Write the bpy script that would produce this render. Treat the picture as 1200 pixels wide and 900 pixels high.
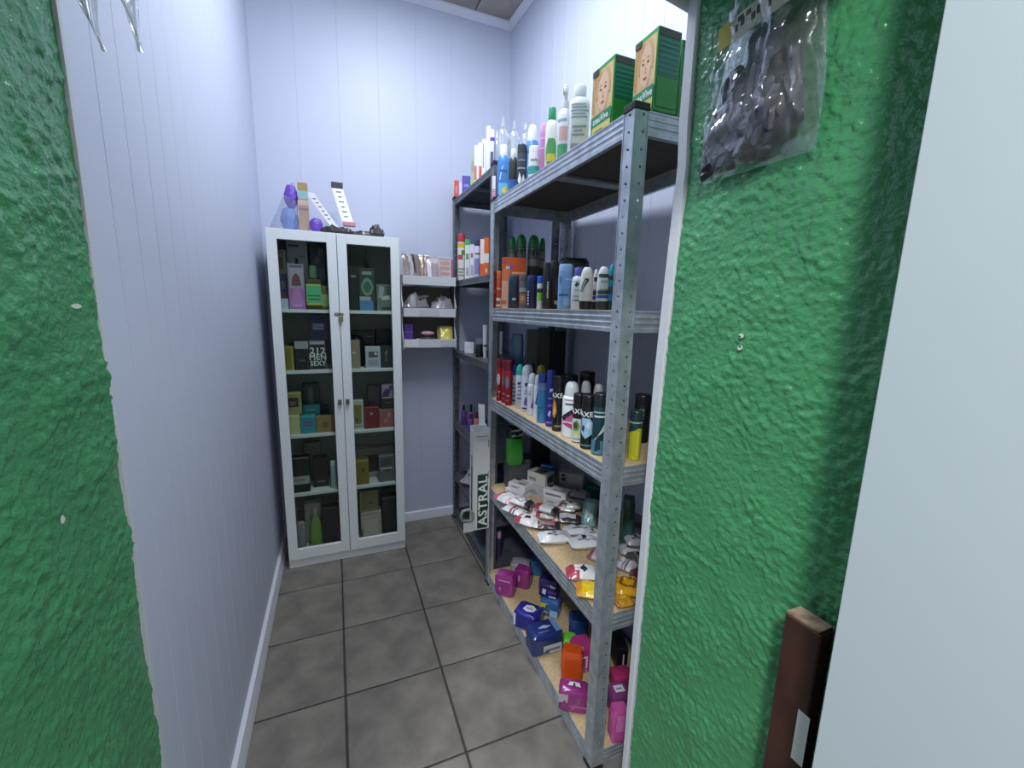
import bpy, math, random
from mathutils import Vector, Matrix, noise

# ---------------------------------------------------------------- reset
for o in list(bpy.data.objects):
    bpy.data.objects.remove(o, do_unlink=True)
scene = bpy.context.scene
COL = scene.collection
PI = math.pi
random.seed(7)

# ---------------------------------------------------------------- camera
cam_data = bpy.data.cameras.new('camera')
cam = bpy.data.objects.new('camera', cam_data)
COL.objects.link(cam)
rt = Vector((0.92467194, -0.38004551, 0.0233928))
up = Vector((0.04409941, 0.16791426, 0.98481473))
fw = Vector((0.3782024, 0.90959893, -0.17202539))
m = Matrix(((rt.x, up.x, -fw.x), (rt.y, up.y, -fw.y), (rt.z, up.z, -fw.z))).to_4x4()
m.translation = (0, 0, 1.34)
cam.matrix_world = m
cam_data.sensor_fit = 'HORIZONTAL'
cam_data.sensor_width = 36.0
cam_data.lens = 498.346 / 1200 * 36.0
cam_data.clip_start = 0.01
scene.camera = cam

# ---------------------------------------------------------------- world, lamps, exposure
world = bpy.data.worlds.new('shop_daylight')
scene.world = world
world.use_nodes = True
bg = world.node_tree.nodes['Background']
bg.inputs[0].default_value = (0.90, 0.95, 1.0, 1)
bg.inputs[1].default_value = 0.36

def area_lamp(name, loc, size_x, size_y, watts, colour, rot=(0, 0, 0)):
    d = bpy.data.lights.new(name, 'AREA')
    d.shape = 'RECTANGLE'
    d.size = size_x
    d.size_y = size_y
    d.energy = watts
    d.color = colour
    o = bpy.data.objects.new(name, d)
    o.location = loc
    o.rotation_euler = rot
    COL.objects.link(o)
    return o

area_lamp('closet_ceiling_light', (0.32, 1.45, 2.93), 0.3, 0.9, 19, (0.88, 0.93, 1.0))
area_lamp('shop_light_and_fill', (-0.75, -0.9, 2.85), 0.25, 0.25, 62, (0.95, 0.98, 1.0))

area_lamp('shop_light_and_fill', (0.95, -1.25, 2.85), 1.0, 0.8, 26, (0.95, 0.98, 1.0))  # added unseen fill lamp, brightens the left plaster reveal

vs = scene.view_settings
vs.view_transform = 'Standard'
vs.look = 'None'
vs.gamma = 1.0
vs.use_curve_mapping = False
vs.exposure = 0.6

# ---------------------------------------------------------------- materials
def lin(hexs):
    hexs = hexs.lstrip('#')
    out = []
    for i in (0, 2, 4):
        c = int(hexs[i:i + 2], 16) / 255.0
        out.append(c / 12.92 if c <= 0.04045 else ((c + 0.055) / 1.055) ** 2.4)
    return (out[0], out[1], out[2], 1.0)

MATS = {}

def mat(col, rough=0.4, metal=0.0, var=0.06, scale=30.0, bump=0.0, bump_scale=80.0, coat=0.0, col2=None):
    key = (col, rough, metal, var, scale, bump, bump_scale, coat, col2)
    if key in MATS:
        return MATS[key]
    M = bpy.data.materials.new('surface_' + col.lstrip('#'))
    M.use_nodes = True
    nt = M.node_tree
    b = nt.nodes['Principled BSDF']
    b.inputs['Roughness'].default_value = rough
    b.inputs['Metallic'].default_value = metal
    if coat:
        b.inputs['Coat Weight'].default_value = coat
        b.inputs['Coat Roughness'].default_value = 0.12
    tc = nt.nodes.new('ShaderNodeTexCoord')
    nz = nt.nodes.new('ShaderNodeTexNoise')
    nz.inputs['Scale'].default_value = scale
    nz.inputs['Detail'].default_value = 4.0
    nt.links.new(tc.outputs['Object'], nz.inputs['Vector'])
    mx = nt.nodes.new('ShaderNodeMix')
    mx.data_type = 'RGBA'
    c = lin(col)
    if col2:
        c2 = lin(col2)
        a, d = c, c2
    else:
        a = tuple(max(0.0, x * (1 - var)) for x in c[:3]) + (1,)
        d = tuple(min(1.0, x * (1 + var)) for x in c[:3]) + (1,)
    mx.inputs['A'].default_value = a
    mx.inputs['B'].default_value = d
    if col2:
        rp = nt.nodes.new('ShaderNodeMapRange')
        rp.inputs['From Min'].default_value = 0.35
        rp.inputs['From Max'].default_value = 0.65
        nt.links.new(nz.outputs['Fac'], rp.inputs['Value'])
        nt.links.new(rp.outputs['Result'], mx.inputs['Factor'])
    else:
        nt.links.new(nz.outputs['Fac'], mx.inputs['Factor'])
    nt.links.new(mx.outputs['Result'], b.inputs['Base Color'])
    if bump:
        n2 = nt.nodes.new('ShaderNodeTexNoise')
        n2.inputs['Scale'].default_value = bump_scale
        n2.inputs['Detail'].default_value = 3.0
        nt.links.new(tc.outputs['Object'], n2.inputs['Vector'])
        bp = nt.nodes.new('ShaderNodeBump')
        bp.inputs['Strength'].default_value = bump
        bp.inputs['Distance'].default_value = 0.004
        nt.links.new(n2.outputs['Fac'], bp.inputs['Height'])
        nt.links.new(bp.outputs['Normal'], b.inputs['Normal'])
    MATS[key] = M
    return M

def film(col, shine=0.14, tint=1.0, rough=0.12, haze=0.0):
    """thin clear sheet: see-through with a surface reflection and an optional milky haze"""
    key = ('film', col, shine, tint, rough, haze)
    if key in MATS:
        return MATS[key]
    M = bpy.data.materials.new('clear_sheet')
    M.use_nodes = True
    nt = M.node_tree
    for n in list(nt.nodes):
        nt.nodes.remove(n)
    out = nt.nodes.new('ShaderNodeOutputMaterial')
    tr = nt.nodes.new('ShaderNodeBsdfTransparent')
    c = lin(col)
    tr.inputs[0].default_value = tuple(x * tint for x in c[:3]) + (1,)
    gl = nt.nodes.new('ShaderNodeBsdfGlossy')
    gl.inputs['Roughness'].default_value = rough
    gl.inputs['Color'].default_value = (0.95, 0.97, 1, 1)
    lw = nt.nodes.new('ShaderNodeLayerWeight')
    lw.inputs['Blend'].default_value = shine
    mx = nt.nodes.new('ShaderNodeMixShader')
    nt.links.new(lw.outputs['Facing'], mx.inputs[0])
    src = tr.outputs[0]
    if haze:
        df = nt.nodes.new('ShaderNodeBsdfDiffuse')
        df.inputs['Color'].default_value = c
        m2 = nt.nodes.new('ShaderNodeMixShader')
        m2.inputs[0].default_value = haze
        nt.links.new(tr.outputs[0], m2.inputs[1])
        nt.links.new(df.outputs[0], m2.inputs[2])
        src = m2.outputs[0]
    nt.links.new(src, mx.inputs[1])
    nt.links.new(gl.outputs[0], mx.inputs[2])
    nt.links.new(mx.outputs[0], out.inputs[0])
    MATS[key] = M
    return M

# ---------------------------------------------------------------- mesh helpers
class MB:
    """collects faces and links them as ONE mesh object"""
    def __init__(self):
        self.v, self.f, self.m, self.mats = [], [], [], []

    def slot(self, M):
        if M not in self.mats:
            self.mats.append(M)
        return self.mats.index(M)

    def add(self, verts, faces, M):
        n = len(self.v)
        k = self.slot(M)
        self.v += [tuple(q) for q in verts]
        self.f += [tuple(i + n for i in q) for q in faces]
        self.m += [k] * len(faces)

    def box(self, x0, x1, y0, y1, z0, z1, M, c=0.0):
        if c <= 0:
            v = [(x, y, z) for z in (z0, z1) for y in (y0, y1) for x in (x0, x1)]
            f = [(0, 2, 3, 1), (4, 5, 7, 6), (0, 1, 5, 4), (2, 6, 7, 3), (0, 4, 6, 2), (1, 3, 7, 5)]
            self.add(v, f, M)
            return
        c = min(c, (x1 - x0) * .45, (y1 - y0) * .45, (z1 - z0) * .45)
        def ring(a, z):
            return [(x0 + a, y0 + c, z), (x0 + c, y0 + a, z), (x1 - c, y0 + a, z), (x1 - a, y0 + c, z),
                    (x1 - a, y1 - c, z), (x1 - c, y1 - a, z), (x0 + c, y1 - a, z), (x0 + a, y1 - c, z)]
        r = [(x0 + c, y0 + c, z0), (x1 - c, y0 + c, z0), (x1 - c, y1 - c, z0), (x0 + c, y1 - c, z0)]
        t = [(q[0], q[1], z1) for q in r]
        v = r + ring(0, z0 + c) + ring(0, z1 - c) + t
        f = [(3, 2, 1, 0), (20, 21, 22, 23)]
        for i in range(8):
            j = (i + 1) % 8
            f.append((4 + i, 4 + j, 12 + j, 12 + i))
        cor = [0, 0, 1, 1, 2, 2, 3, 3]
        for i in range(8):
            j = (i + 1) % 8
            a, b = cor[i], cor[j]
            if a == b:
                f.append((a, 4 + j, 4 + i))
                f.append((12 + i, 12 + j, 20 + a))
            else:
                f.append((a, b, 4 + j, 4 + i))
                f.append((12 + i, 12 + j, 20 + b, 20 + a))
        self.add(v, f, M)

    def loft(self, rings, M, cap0=True, cap1=True):
        n = len(rings[0])
        v = [q for r in rings for q in r]
        f = []
        for k in range(len(rings) - 1):
            for i in range(n):
                j = (i + 1) % n
                f.append((k * n + i, k * n + j, (k + 1) * n + j, (k + 1) * n + i))
        if cap0:
            f.append(tuple(range(n - 1, -1, -1)))
        if cap1:
            f.append(tuple(range((len(rings) - 1) * n, len(rings) * n)))
        self.add(v, f, M)

    def tube(self, pts, r, M, n=8):
        rings = []
        for i, p in enumerate(pts):
            p = Vector(p)
            a = Vector(pts[max(i - 1, 0)])
            b = Vector(pts[min(i + 1, len(pts) - 1)])
            t = (b - a).normalized()
            s = t.orthogonal().normalized() if i == 0 else (prev - t * prev.dot(t)).normalized()
            prev = s
            q = t.cross(s)
            rings.append([p + (s * math.cos(2 * PI * k / n) + q * math.sin(2 * PI * k / n)) * r for k in range(n)])
        self.loft(rings, M)

    def build(self, name, parent=None, smooth=None, loc=None, rot=None):
        me = bpy.data.meshes.new(name)
        me.from_pydata(self.v, [], self.f)
        for M in self.mats:
            me.materials.append(M)
        if len(self.mats) > 1:
            me.polygons.foreach_set('material_index', self.m)
        if smooth is not None:
            me.shade_smooth()
            me.set_sharp_from_angle(angle=math.radians(smooth))
        me.update()
        o = bpy.data.objects.new(name, me)
        COL.objects.link(o)
        if parent:
            o.parent = parent
        if loc is not None:
            o.location = loc
        if rot is not None:
            o.rotation_euler = rot
        return o

def tag(o, label=None, cat=None, group=None, kind=None):
    if label: o['label'] = label
    if cat: o['category'] = cat
    if group: o['group'] = group
    if kind: o['kind'] = kind
    return o

def empty(name, loc=(0, 0, 0), rot=(0, 0, 0)):
    o = bpy.data.objects.new(name, None)
    o.empty_display_size = 0.02
    o.location = loc
    o.rotation_euler = rot
    COL.objects.link(o)
    return o

def inst(name, me, parent=None, loc=(0, 0, 0), rot=(0, 0, 0)):
    o = bpy.data.objects.new(name, me)
    COL.objects.link(o)
    o.location = loc
    o.rotation_euler = rot
    if parent: o.parent = parent
    return o

TEXT_CACHE = {}

def text_mesh(s):
    """(verts, faces) of bold capitals, 1 unit high, centred on the origin, in the x-y plane"""
    if s in TEXT_CACHE:
        return TEXT_CACHE[s]
    cu = bpy.data.curves.new('lettering', 'FONT')
    cu.body = s
    cu.offset = 0.022
    cu.resolution_u = 3
    cu.space_character = 1.08
    o = bpy.data.objects.new('lettering', cu)
    COL.objects.link(o)
    dg = bpy.context.evaluated_depsgraph_get()
    me = bpy.data.meshes.new_from_object(o.evaluated_get(dg))
    vs_ = [tuple(v.co) for v in me.vertices]
    fs_ = [tuple(p.vertices) for p in me.polygons]
    bpy.data.objects.remove(o, do_unlink=True)
    bpy.data.curves.remove(cu)
    bpy.data.meshes.remove(me)
    x0 = min(v[0] for v in vs_); x1 = max(v[0] for v in vs_)
    y0 = min(v[1] for v in vs_); y1 = max(v[1] for v in vs_)
    h = y1 - y0
    out = ([((v[0] - (x0 + x1) / 2) / h, (v[1] - (y0 + y1) / 2) / h) for v in vs_], fs_, (x1 - x0) / h)
    TEXT_CACHE[s] = out
    return out

# ---------------------------------------------------------------- the room shell
XL, XR, YB, YF, ZC = -0.325, 1.03, 2.58, 0.735, 2.957
PVC = mat('#c4cade', 0.48, var=0.02, scale=3)
GROUT = mat('#3a3836', 0.9, var=0.15)
TILE = mat('#68635d', 0.42, scale=9, col2='#817b73', bump=0.12, bump_scale=18)
GREEN = mat('#468c5e', 0.24, scale=9, var=0.12, bump=0.6, bump_scale=150)
WHITE = mat('#d9dcdf', 0.4, var=0.03)

# floor: grout bed with one object per tile
mb = MB()
mb.box(-1.6, 1.25, -1.6, 2.7, -0.05, -0.004, GROUT)
floor = tag(mb.build('floor'), kind='structure')
T, G = 0.338, 0.007
mb = MB()
mb.box(-T / 2 + G / 2, T / 2 - G / 2, -T / 2 + G / 2, T / 2 - G / 2, -0.006, 0.0, TILE, 0.0022)
tm = mb.build('floor_tile', floor)
first = True
v0, r0 = -0.0235, 1.052
for i in range(-2, 4):
    for j in range(-3, 5):
        p = (v0 + (i + .5) * T, r0 + (j + .5) * T, random.uniform(-.0006, .0004))
        if p[0] > 1.2: continue
        if first:
            tm.location = p; first = False
        else:
            inst('floor_tile', tm.data, floor, p, (0, 0, random.choice((0, PI / 2, PI, -PI / 2))))

# ceiling: grey marbled tiles over dark joints
CEIL = mat('#8d8880', 0.75, scale=5, col2='#aaa499')
mb = MB()
mb.box(-0.45, 1.25, 0.7, 2.72, ZC + 0.008, ZC + 0.06, mat('#2d2b28', 0.9))
ceiling = tag(mb.build('ceiling'), kind='structure')
mb = MB()
S = 0.28
mb.box(-S / 2 + .003, S / 2 - .003, -S / 2 + .003, S / 2 - .003, ZC, ZC + 0.01, CEIL, 0.002)
ct = mb.build('ceiling_tile', ceiling)
first = True
for i in range(5):
    for j in range(7):
        p = (-0.19 + i * S, 0.83 + j * S, 0)
        if first: ct.location = p; first = False
        else: inst('ceiling_tile', ct.data, ceiling, p)

# cladding boards
def cladding(name, origin, rotz, length, pitch, z0, z1, gap=0.0008, bev=0.0009):
    """backing wall with one object per board; local x runs along the wall, the face looks to -y"""
    mb = MB()
    mb.box(-0.02, length + 0.02, 0.010, 0.06, 0, ZC + 0.03, mat('#aeb3c8', 0.6))
    w = tag(mb.build(name, loc=origin, rot=(0, 0, rotz)), kind='structure')
    b = MB()
    b.box(gap / 2, pitch - gap / 2, 0.0, 0.012, z0, z1, PVC, bev)
    me = None
    k = 0
    while k * pitch < length - 0.01:
        if me is None:
            o = b.build('wall_board', w); me = o.data
        else:
            inst('wall_board', me, w, (k * pitch, 0, 0))
        k += 1
    return w

cladding('wall_left', (XL, YF, 0), PI / 2, YB - YF, 0.0925, 0.0, ZC)
cladding('wall_back', (XL, YB, 0), 0, 1.37, 0.197, 0.0, ZC, 0.0003, 0.0004)
ang = math.atan2(0.085, YB - YF)
cladding('wall_right', (1.015, YB + 0.02, 0), -PI / 2 + ang, YB - YF + 0.05, 0.107, 0.0, ZC)

# baseboards
BB = mat('#d4d7e2', 0.35, var=0.03)
def molding(name, pts, M, kind='structure'):
    """pts: list of rings (profile swept between two ends)"""
    mb = MB(); mb.loft(pts, M)
    return tag(mb.build(name, smooth=30), kind=kind)
prof = [(0, 0), (0.024, 0), (0.024, 0.012), (0.016, 0.034), (0.013, 0.05), (0, 0.056)]
molding('baseboard_left', [[(XL + a, y, z) for a, z in prof] for y in (YF + .01, YB)], BB)
molding('baseboard_back', [[(x, YB - a, z) for a, z in prof] for x in (1.01, XL)], BB)

# cornices
cp = [(0, -0.036), (0.006, -0.038), (0.016, -0.026), (0.030, -0.008), (0.030, 0), (0, 0)]
molding('trim_1', [[(x, YB - a, ZC + z) for a, z in cp] for x in (1.02, XL)], BB)
molding('trim_2', [[(1.016 - a, YB + .02, ZC + z) for a, z in cp], [(1.016 - a + .08, 0.75, ZC + z) for a, z in cp]], BB)
molding('trim_3', [[(XL + a, YF, ZC + z) for a, z in cp], [(XL + a, YB, ZC + z) for a, z in cp]], BB)

# plastered reveals of the entrance
def plaster(name, fx, u0, u1, w0, w1, step, amp, seed, thick):
    """fx(u, w, d) -> point; a rough plaster face plus a plain back"""
    nu = int(round(abs(u1 - u0) / step)); nw = int(round((w1 - w0) / step))
    v = []
    for j in range(nw + 1):
        w = w0 + (w1 - w0) * j / nw
        for i in range(nu + 1):
            u = u0 + (u1 - u0) * i / nu
            p = Vector((u * 84 + seed, w * 84, seed * 1.7))
            a = noise.noise(p) * 0.55 + noise.noise(p * 2.1) * 0.30 + noise.noise(p * .16) * .8
            a = a if a > -.15 else -.15 + (a + .15) * .35
            v.append(fx(u, w, a * amp))
    f = []
    for j in range(nw):
        for i in range(nu):
            q = j * (nu + 1) + i
            f.append((q, q + 1, q + nu + 2, q + nu + 1))
    mb = MB(); mb.add(v, f, GREEN)
    a, b, c, d = 0, nu, (nw + 1) * (nu + 1) - 1, nw * (nu + 1)
    # skirts along the four edges
    def skirt(idx):
        vv = [v[i] for i in idx]
        back = [thick(q) for q in vv]
        n = len(vv)
        mb.add(vv + back, [(i, i + 1, n + i + 1, n + i) for i in range(n - 1)], GREEN)
    skirt(list(range(0, nu + 1)))
    skirt(list(range(nw * (nu + 1), (nw + 1) * (nu + 1))))
    skirt([j * (nu + 1) for j in range(nw + 1)])
    skirt([j * (nu + 1) + nu for j in range(nw + 1)])
    q = [thick(v[i]) for i in (a, b, c, d)]
    mb.add(q, [(0, 1, 2, 3)], GREEN)
    return tag(mb.build(name, smooth=180), kind='structure')

XJL, XJR, ZH = -0.287, 0.628, 1.905
wl = plaster('wall_entrance_left', lambda u, w, d: (XJL + d, u + d * .6, w), 0.10, 0.728, 0.0, 2.1, 0.0034, 0.0056, 3.1,
             lambda p: (-0.47, p[1], p[2]))
wr = plaster('wall_entrance_right', lambda u, w, d: (XJR - d, u, w), 0.10, 0.690, 0.0, 2.1, 0.0032, 0.0060, 9.4,
             lambda p: (0.80, p[1], p[2]))
wt = plaster('wall_entrance_top', lambda u, w, d: (w, u, ZH + d), 0.24, 0.706, XJL - .02, XJR + .02, 0.009, 0.0034, 5.2,
             lambda p: (p[0], p[1], 2.15))
# inner partition above the opening
mb = MB()
mb.box(-0.40, 1.2, 0.60, 0.73, 2.14, ZC + 0.03, mat('#cfd2dc', 0.5))
mb.box(0.80, 1.3, 0.60, 0.73, 0, 2.14, mat('#cfd2dc', 0.5))
tag(mb.build('wall_front'), kind='structure')

# white cover strips on the closet side of the opening
STRIP = mat('#c9ccd2', 0.45, var=0.05, bump=.2, bump_scale=60)
rings = []
for k in range(26):
    z = ZH + 0.02 - k * (ZH + .02) / 25
    w = 0.0035 * noise.noise(Vector((z * 3.1, 1.7, 0)))
    x = XJR - 0.003 + w * .4
    y1 = (0.711 if z < 1.2 else 0.711 - (0.018 if z < 1.64 else 0.011) * min(1, (z - 1.2) / .44)) + w
    y0 = y1 - (0.016 + 0.010 * min(1, max(0, z - .2) / 1.2))
    rings.append([(x, y0 + .001, z), (x - .003, y0 + .004, z), (x - .003, y1, z), (x + .03, y1, z), (x + .03, y0 + .001, z)])
mb = MB(); mb.loft(rings[::-1], STRIP)
tag(mb.build('trim_4', smooth=40), kind='structure')
rings = []
for k in range(20):
    x = XJL - .02 + k * (XJR - XJL + .03) / 19
    w = 0.003 * noise.noise(Vector((x * 3.3, 5.2, 0)))
    z = ZH - 0.001 + w + 0.011 * max(0, (x - 0.55) / .08) * -1
    rings.append([(x, 0.704, z + .004), (x, 0.707, z), (x, 0.714, z), (x, 0.714, z + .05), (x, 0.704, z + .05)])
mb = MB(); mb.loft(rings, STRIP)
tag(mb.build('trim_5', smooth=40), kind='structure')
rings = []
for k in range(26):
    z = (ZH) * k / 25
    w = 0.004 * noise.noise(Vector((z * 2.7, 8.4, 0)))
    x = XJL + .0035 + w * .8
    rings.append([(x - .001, 0.727, z), (x - .001, 0.734, z), (x - .035, 0.734, z), (x - .035, 0.727, z)])
mb = MB(); mb.loft(rings, STRIP)
tag(mb.build('trim_6', smooth=40), kind='structure')

# plug holes and chips in the plaster
def chip(par, pts, M):
    mb = MB()
    n = len(pts)
    c = Vector((0, 0, 0))
    for p in pts: c += Vector(p) / n
    mb.add([tuple(c)] + pts, [(0, i + 1, (i + 1) % n + 1) for i in range(n)], M)
    mb.build('paint_chip', par)
CHALK = mat('#c9cfc4', 0.8); HOLE = mat('#20251f', 0.9)
def blob_chip(par, x, y, z, r, M, sx, seed):
    pts = []
    for k in range(9):
        a = 2 * PI * k / 9
        rr = r * (0.7 + .6 * random.random())
        pts.append((x, y + math.cos(a) * rr, z + math.sin(a) * rr * sx))
    chip(par, pts, M)
XC = XJR - 0.0062
for (y, z, r, M) in ((0.5115, 1.306, .005, CHALK), (0.5125, 1.305, .0022, HOLE), (0.511, 1.2865, .005, CHALK), (0.5105, 1.288, .002, HOLE)):
    blob_chip(wr, XC - (0.0006 if M is HOLE else 0), y, z, r, M, 0.8, 0)
blob_chip(wl, XJL + .0055, 0.668, 1.332, .015, CHALK, 0.24, 1)
blob_chip(wl, XJL + .0055, 0.578, 1.105, .005, CHALK, 0.9, 1)

# white door leaf standing open at the right
mb = MB()
DM = mat('#aab4bb', 0.42, var=0.02, scale=6, bump=.05, bump_scale=40)
mb.box(-0.0, 0.78, 0.0, 0.045, 0.01, 2.12, DM, 0.0006)
door = tag(mb.build('door_1', loc=(0.497, 0.246, 0), rot=(0, 0, math.radians(-74))), kind='structure')

# ---------------------------------------------------------------- galvanised shelving
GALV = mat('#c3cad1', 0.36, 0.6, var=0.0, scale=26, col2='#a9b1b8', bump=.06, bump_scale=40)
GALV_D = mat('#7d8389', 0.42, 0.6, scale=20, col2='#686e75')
CHIP = mat('#b39a73', 0.7, scale=90, col2='#c5ae88')
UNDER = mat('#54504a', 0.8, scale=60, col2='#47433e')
BLACK = mat('#17181b', 0.5)

def upright_mesh(H, fl=0.038, M=GALV):
    """perforated L angle: corner at the origin, flanges along +x and +y, outer faces look to -y and -x"""
    mb = MB()
    t = 0.0018
    pitch = H / round(H / 0.037)
    n = int(round(H / pitch))
    def flange(to3, wide, slot_w, slot_h, off, slant):
        for k in range(n):
            z0 = k * pitch; zc = z0 + pitch / 2
            a0, a1 = off - slot_w / 2, off + slot_w / 2
            h0, h1 = zc - slot_h / 2, zc + slot_h / 2
            s = slant
            outer = [(0, z0), (a0, z0), (a1, z0), (wide, z0),
                     (0, h0), (a0, h0 - s), (a1, h0 + s), (wide, h0),
                     (0, h1), (a0, h1 - s), (a1, h1 + s), (wide, h1),
                     (0, z0 + pitch), (a0, z0 + pitch), (a1, z0 + pitch), (wide, z0 + pitch)]
            v = [to3(a, z, 0) for a, z in outer] + [to3(a, z, t) for a, z in outer]
            f = []
            for j in range(3):
                for i in range(3):
                    if i == 1 and j == 1: continue
                    q = j * 4 + i
                    f.append((q, q + 1, q + 5, q + 4))
                    f.append((16 + q, 16 + q + 4, 16 + q + 5, 16 + q + 1))
            for a, b in ((5, 6), (6, 10), (10, 9), (9, 5)):
                f.append((a, b, 16 + b, 16 + a))
            for j in range(3):
                f.append((j * 4 + 3, j * 4 + 7, 16 + j * 4 + 7, 16 + j * 4 + 3))
            mb.add(v, f, M)
    flange(lambda a, z, d: (d, a, z), fl, 0.0085, 0.0050, fl * .45, 0.0016)
    flange(lambda a, z, d: (a, d, z), fl, 0.0060, 0.0060, fl * .66, 0.0)
    # rolled lips on the free edges
    mb.box(-0.0012, 0.0042, fl - .0016, fl + .0012, 0, H, M)
    mb.box(fl - .0016, fl + .0012, -0.0012, 0.0042, 0, H, M)
    return mb

def shelving(name, loc, L, D, H, levels, M, label, board_M, under_M, beam_h=0.054, board=True):
    """local x = depth from the aisle (0..D), local y = length (0..L)"""
    root = tag(empty(name, loc), label, 'shelving')
    up_me = None
    for (x, y, rz) in ((0, 0, 0), (D, 0, PI / 2), (D, L, PI), (0, L, -PI / 2)):
        if up_me is None:
            o = upright_mesh(H, M=M).build('upright', root); up_me = o.data
        else:
            o = inst('upright', up_me, root, (x, y, 0), (0, 0, rz))
        c = MB(); c.box(-.004, .041, -.004, .041, -0.014, 0.008, BLACK, .003)
        # only a cap over the L angle: cap sits on top
        cb = MB(); cb.box(-.003, .041, -.003, .006, -0.010, 0.006, BLACK, .0015); cb.box(-.003, .006, .006, .041, -0.010, 0.006, BLACK, .0015)
        cb.box(.006, .036, .006, .036, 0.001, 0.006, BLACK, .0015)
        cb.build('post_cap', root, loc=(x, y, H), rot=(0, 0, rz))
        fb = MB(); fb.box(-.003, .041, -.003, .006, 0.0, 0.012, BLACK, .0015); fb.box(-.003, .006, .006, .041, 0.0, 0.012, BLACK, .0015)
        fb.build('foot_cap', root, loc=(x, y, 0), rot=(0, 0, rz))
    # ribbed beam profiles
    def beam(length, along):
        hh = beam_h
        pr = [(0.0025, 0), (0.014, 0), (0.014, .0016), (.0042, .0016)]
        outer = [(0.003, 0.0), (0.003, .010), (0.0045, .0125), (0.0045, .0185), (0.003, .021), (0.003, .0245), (0.0045, .027), (.0045, .033), (.003, .0355), (.003, .039), (.0045, .0415), (.0045, .0475), (.003, .05), (.003, hh)]
        outer = [(a, z * hh / 0.054) for a, z in outer]
        inner = [(0.0062, hh - .0001), (0.0062, .0016), (0.016, .0016), (0.016, 0.0)]
        pr = outer + [(0.016, hh), (0.016, hh - .0016)] + inner
        mb = MB()
        mb.loft([[along(0.004, a, z) for a, z in pr], [along(length - .004, a, z) for a, z in pr]], M)
        return mb
    fr = beam(L, lambda s, a, z: (a, s, z))
    rr = beam(L, lambda s, a, z: (-a, s, z))
    nr = beam(D, lambda s, a, z: (s, a, z))
    fm = beam(D, lambda s, a, z: (s, -a, z))
    bd = MB()
    bd.box(0.0066, D - 0.0066, 0.0066, L - 0.0066, -0.0075, 0, board_M, .0008)
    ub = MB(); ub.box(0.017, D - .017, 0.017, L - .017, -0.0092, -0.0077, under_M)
    br = MB(); br.box(0.016, D - .016, L * .5 - .02, L * .5 + .02, -0.024, -0.0095, M, .003)
    meshes = None
    for z in levels:
        zb = z - beam_h - .0005
        if meshes is None:
            a = fr.build('shelf_beam', root, smooth=20); b = rr.build('shelf_beam', root, smooth=20)
            c = nr.build('shelf_beam', root, smooth=20); d = fm.build('shelf_beam', root, smooth=20)
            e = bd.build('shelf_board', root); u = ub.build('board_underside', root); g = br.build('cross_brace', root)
            meshes = [q.data for q in (a, b, c, d, e, u, g)]
            objs = [a, b, c, d, e, u, g]
        else:
            objs = [inst(n, me, root) for n, me in zip(('shelf_beam',) * 4 + ('shelf_board', 'board_underside', 'cross_brace'), meshes)]
        a, b, c, d, e, u, g = objs
        a.location = (0, 0, zb); b.location = (D, 0, zb); c.location = (0, 0, zb); d.location = (0, L, zb)
        for q in (e, u, g): q.location = (0, 0, z)
    return root

Z1 = (1.795, 1.345, 0.942, 0.510, 0.056)
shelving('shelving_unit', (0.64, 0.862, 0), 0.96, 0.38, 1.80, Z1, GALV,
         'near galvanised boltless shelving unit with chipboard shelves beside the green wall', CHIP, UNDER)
Z2 = (1.957, 1.50, 1.085, 0.636, 0.30, 0.05)
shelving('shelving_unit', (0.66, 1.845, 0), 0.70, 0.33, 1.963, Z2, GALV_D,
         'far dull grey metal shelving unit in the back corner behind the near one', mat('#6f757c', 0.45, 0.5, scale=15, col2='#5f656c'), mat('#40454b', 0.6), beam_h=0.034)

# ---------------------------------------------------------------- glazed display cabinet
CW = mat('#dfe5e6', 0.38, var=0.02, scale=5)
X0, X1, Y0, Y1, ZT = -0.272, 0.313, 2.255, 2.565, 1.677
cab = tag(empty('display_cabinet', (X0, Y0, 0)), 'tall white two-door display cabinet with glass doors full of perfume boxes', 'cabinet')
W, D = X1 - X0, Y1 - Y0
mb = MB()
mb.box(0, .016, .018, D, 0, ZT, CW, .001); mb.box(W - .016, W, .018, D, 0, ZT, CW, .001)
mb.box(.016, W - .016, .018, D, ZT - .016, ZT, CW, .001); mb.box(.016, W - .016, .018, D, .058, .074, CW, .001)
mb.box(.016, W - .016, D - .012, D - .004, .074, ZT - .016, mat('#bcc0bb', .7))
mb.box(W / 2 - .006, W / 2 + .006, .03, D - .012, .074, ZT - .016, CW)
mb.build('carcass', cab)
mb = MB(); mb.box(0, W, .012, .018, 0, .046, CW, .001); mb.build('plinth', cab)
SH = (1.318, 1.024, 0.700, 0.392)
for z in SH:
    for (a, b) in ((.0165, W / 2 - .0065), (W / 2 + .0065, W - .0165)):
        mb = MB(); mb.box(a, b, .030, D - .0125, z - .016, z, CW, .001); mb.build('cabinet_shelf', cab)
GLASS = film('#f0f4f1', 0.06, 0.985, 0.03)
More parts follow.
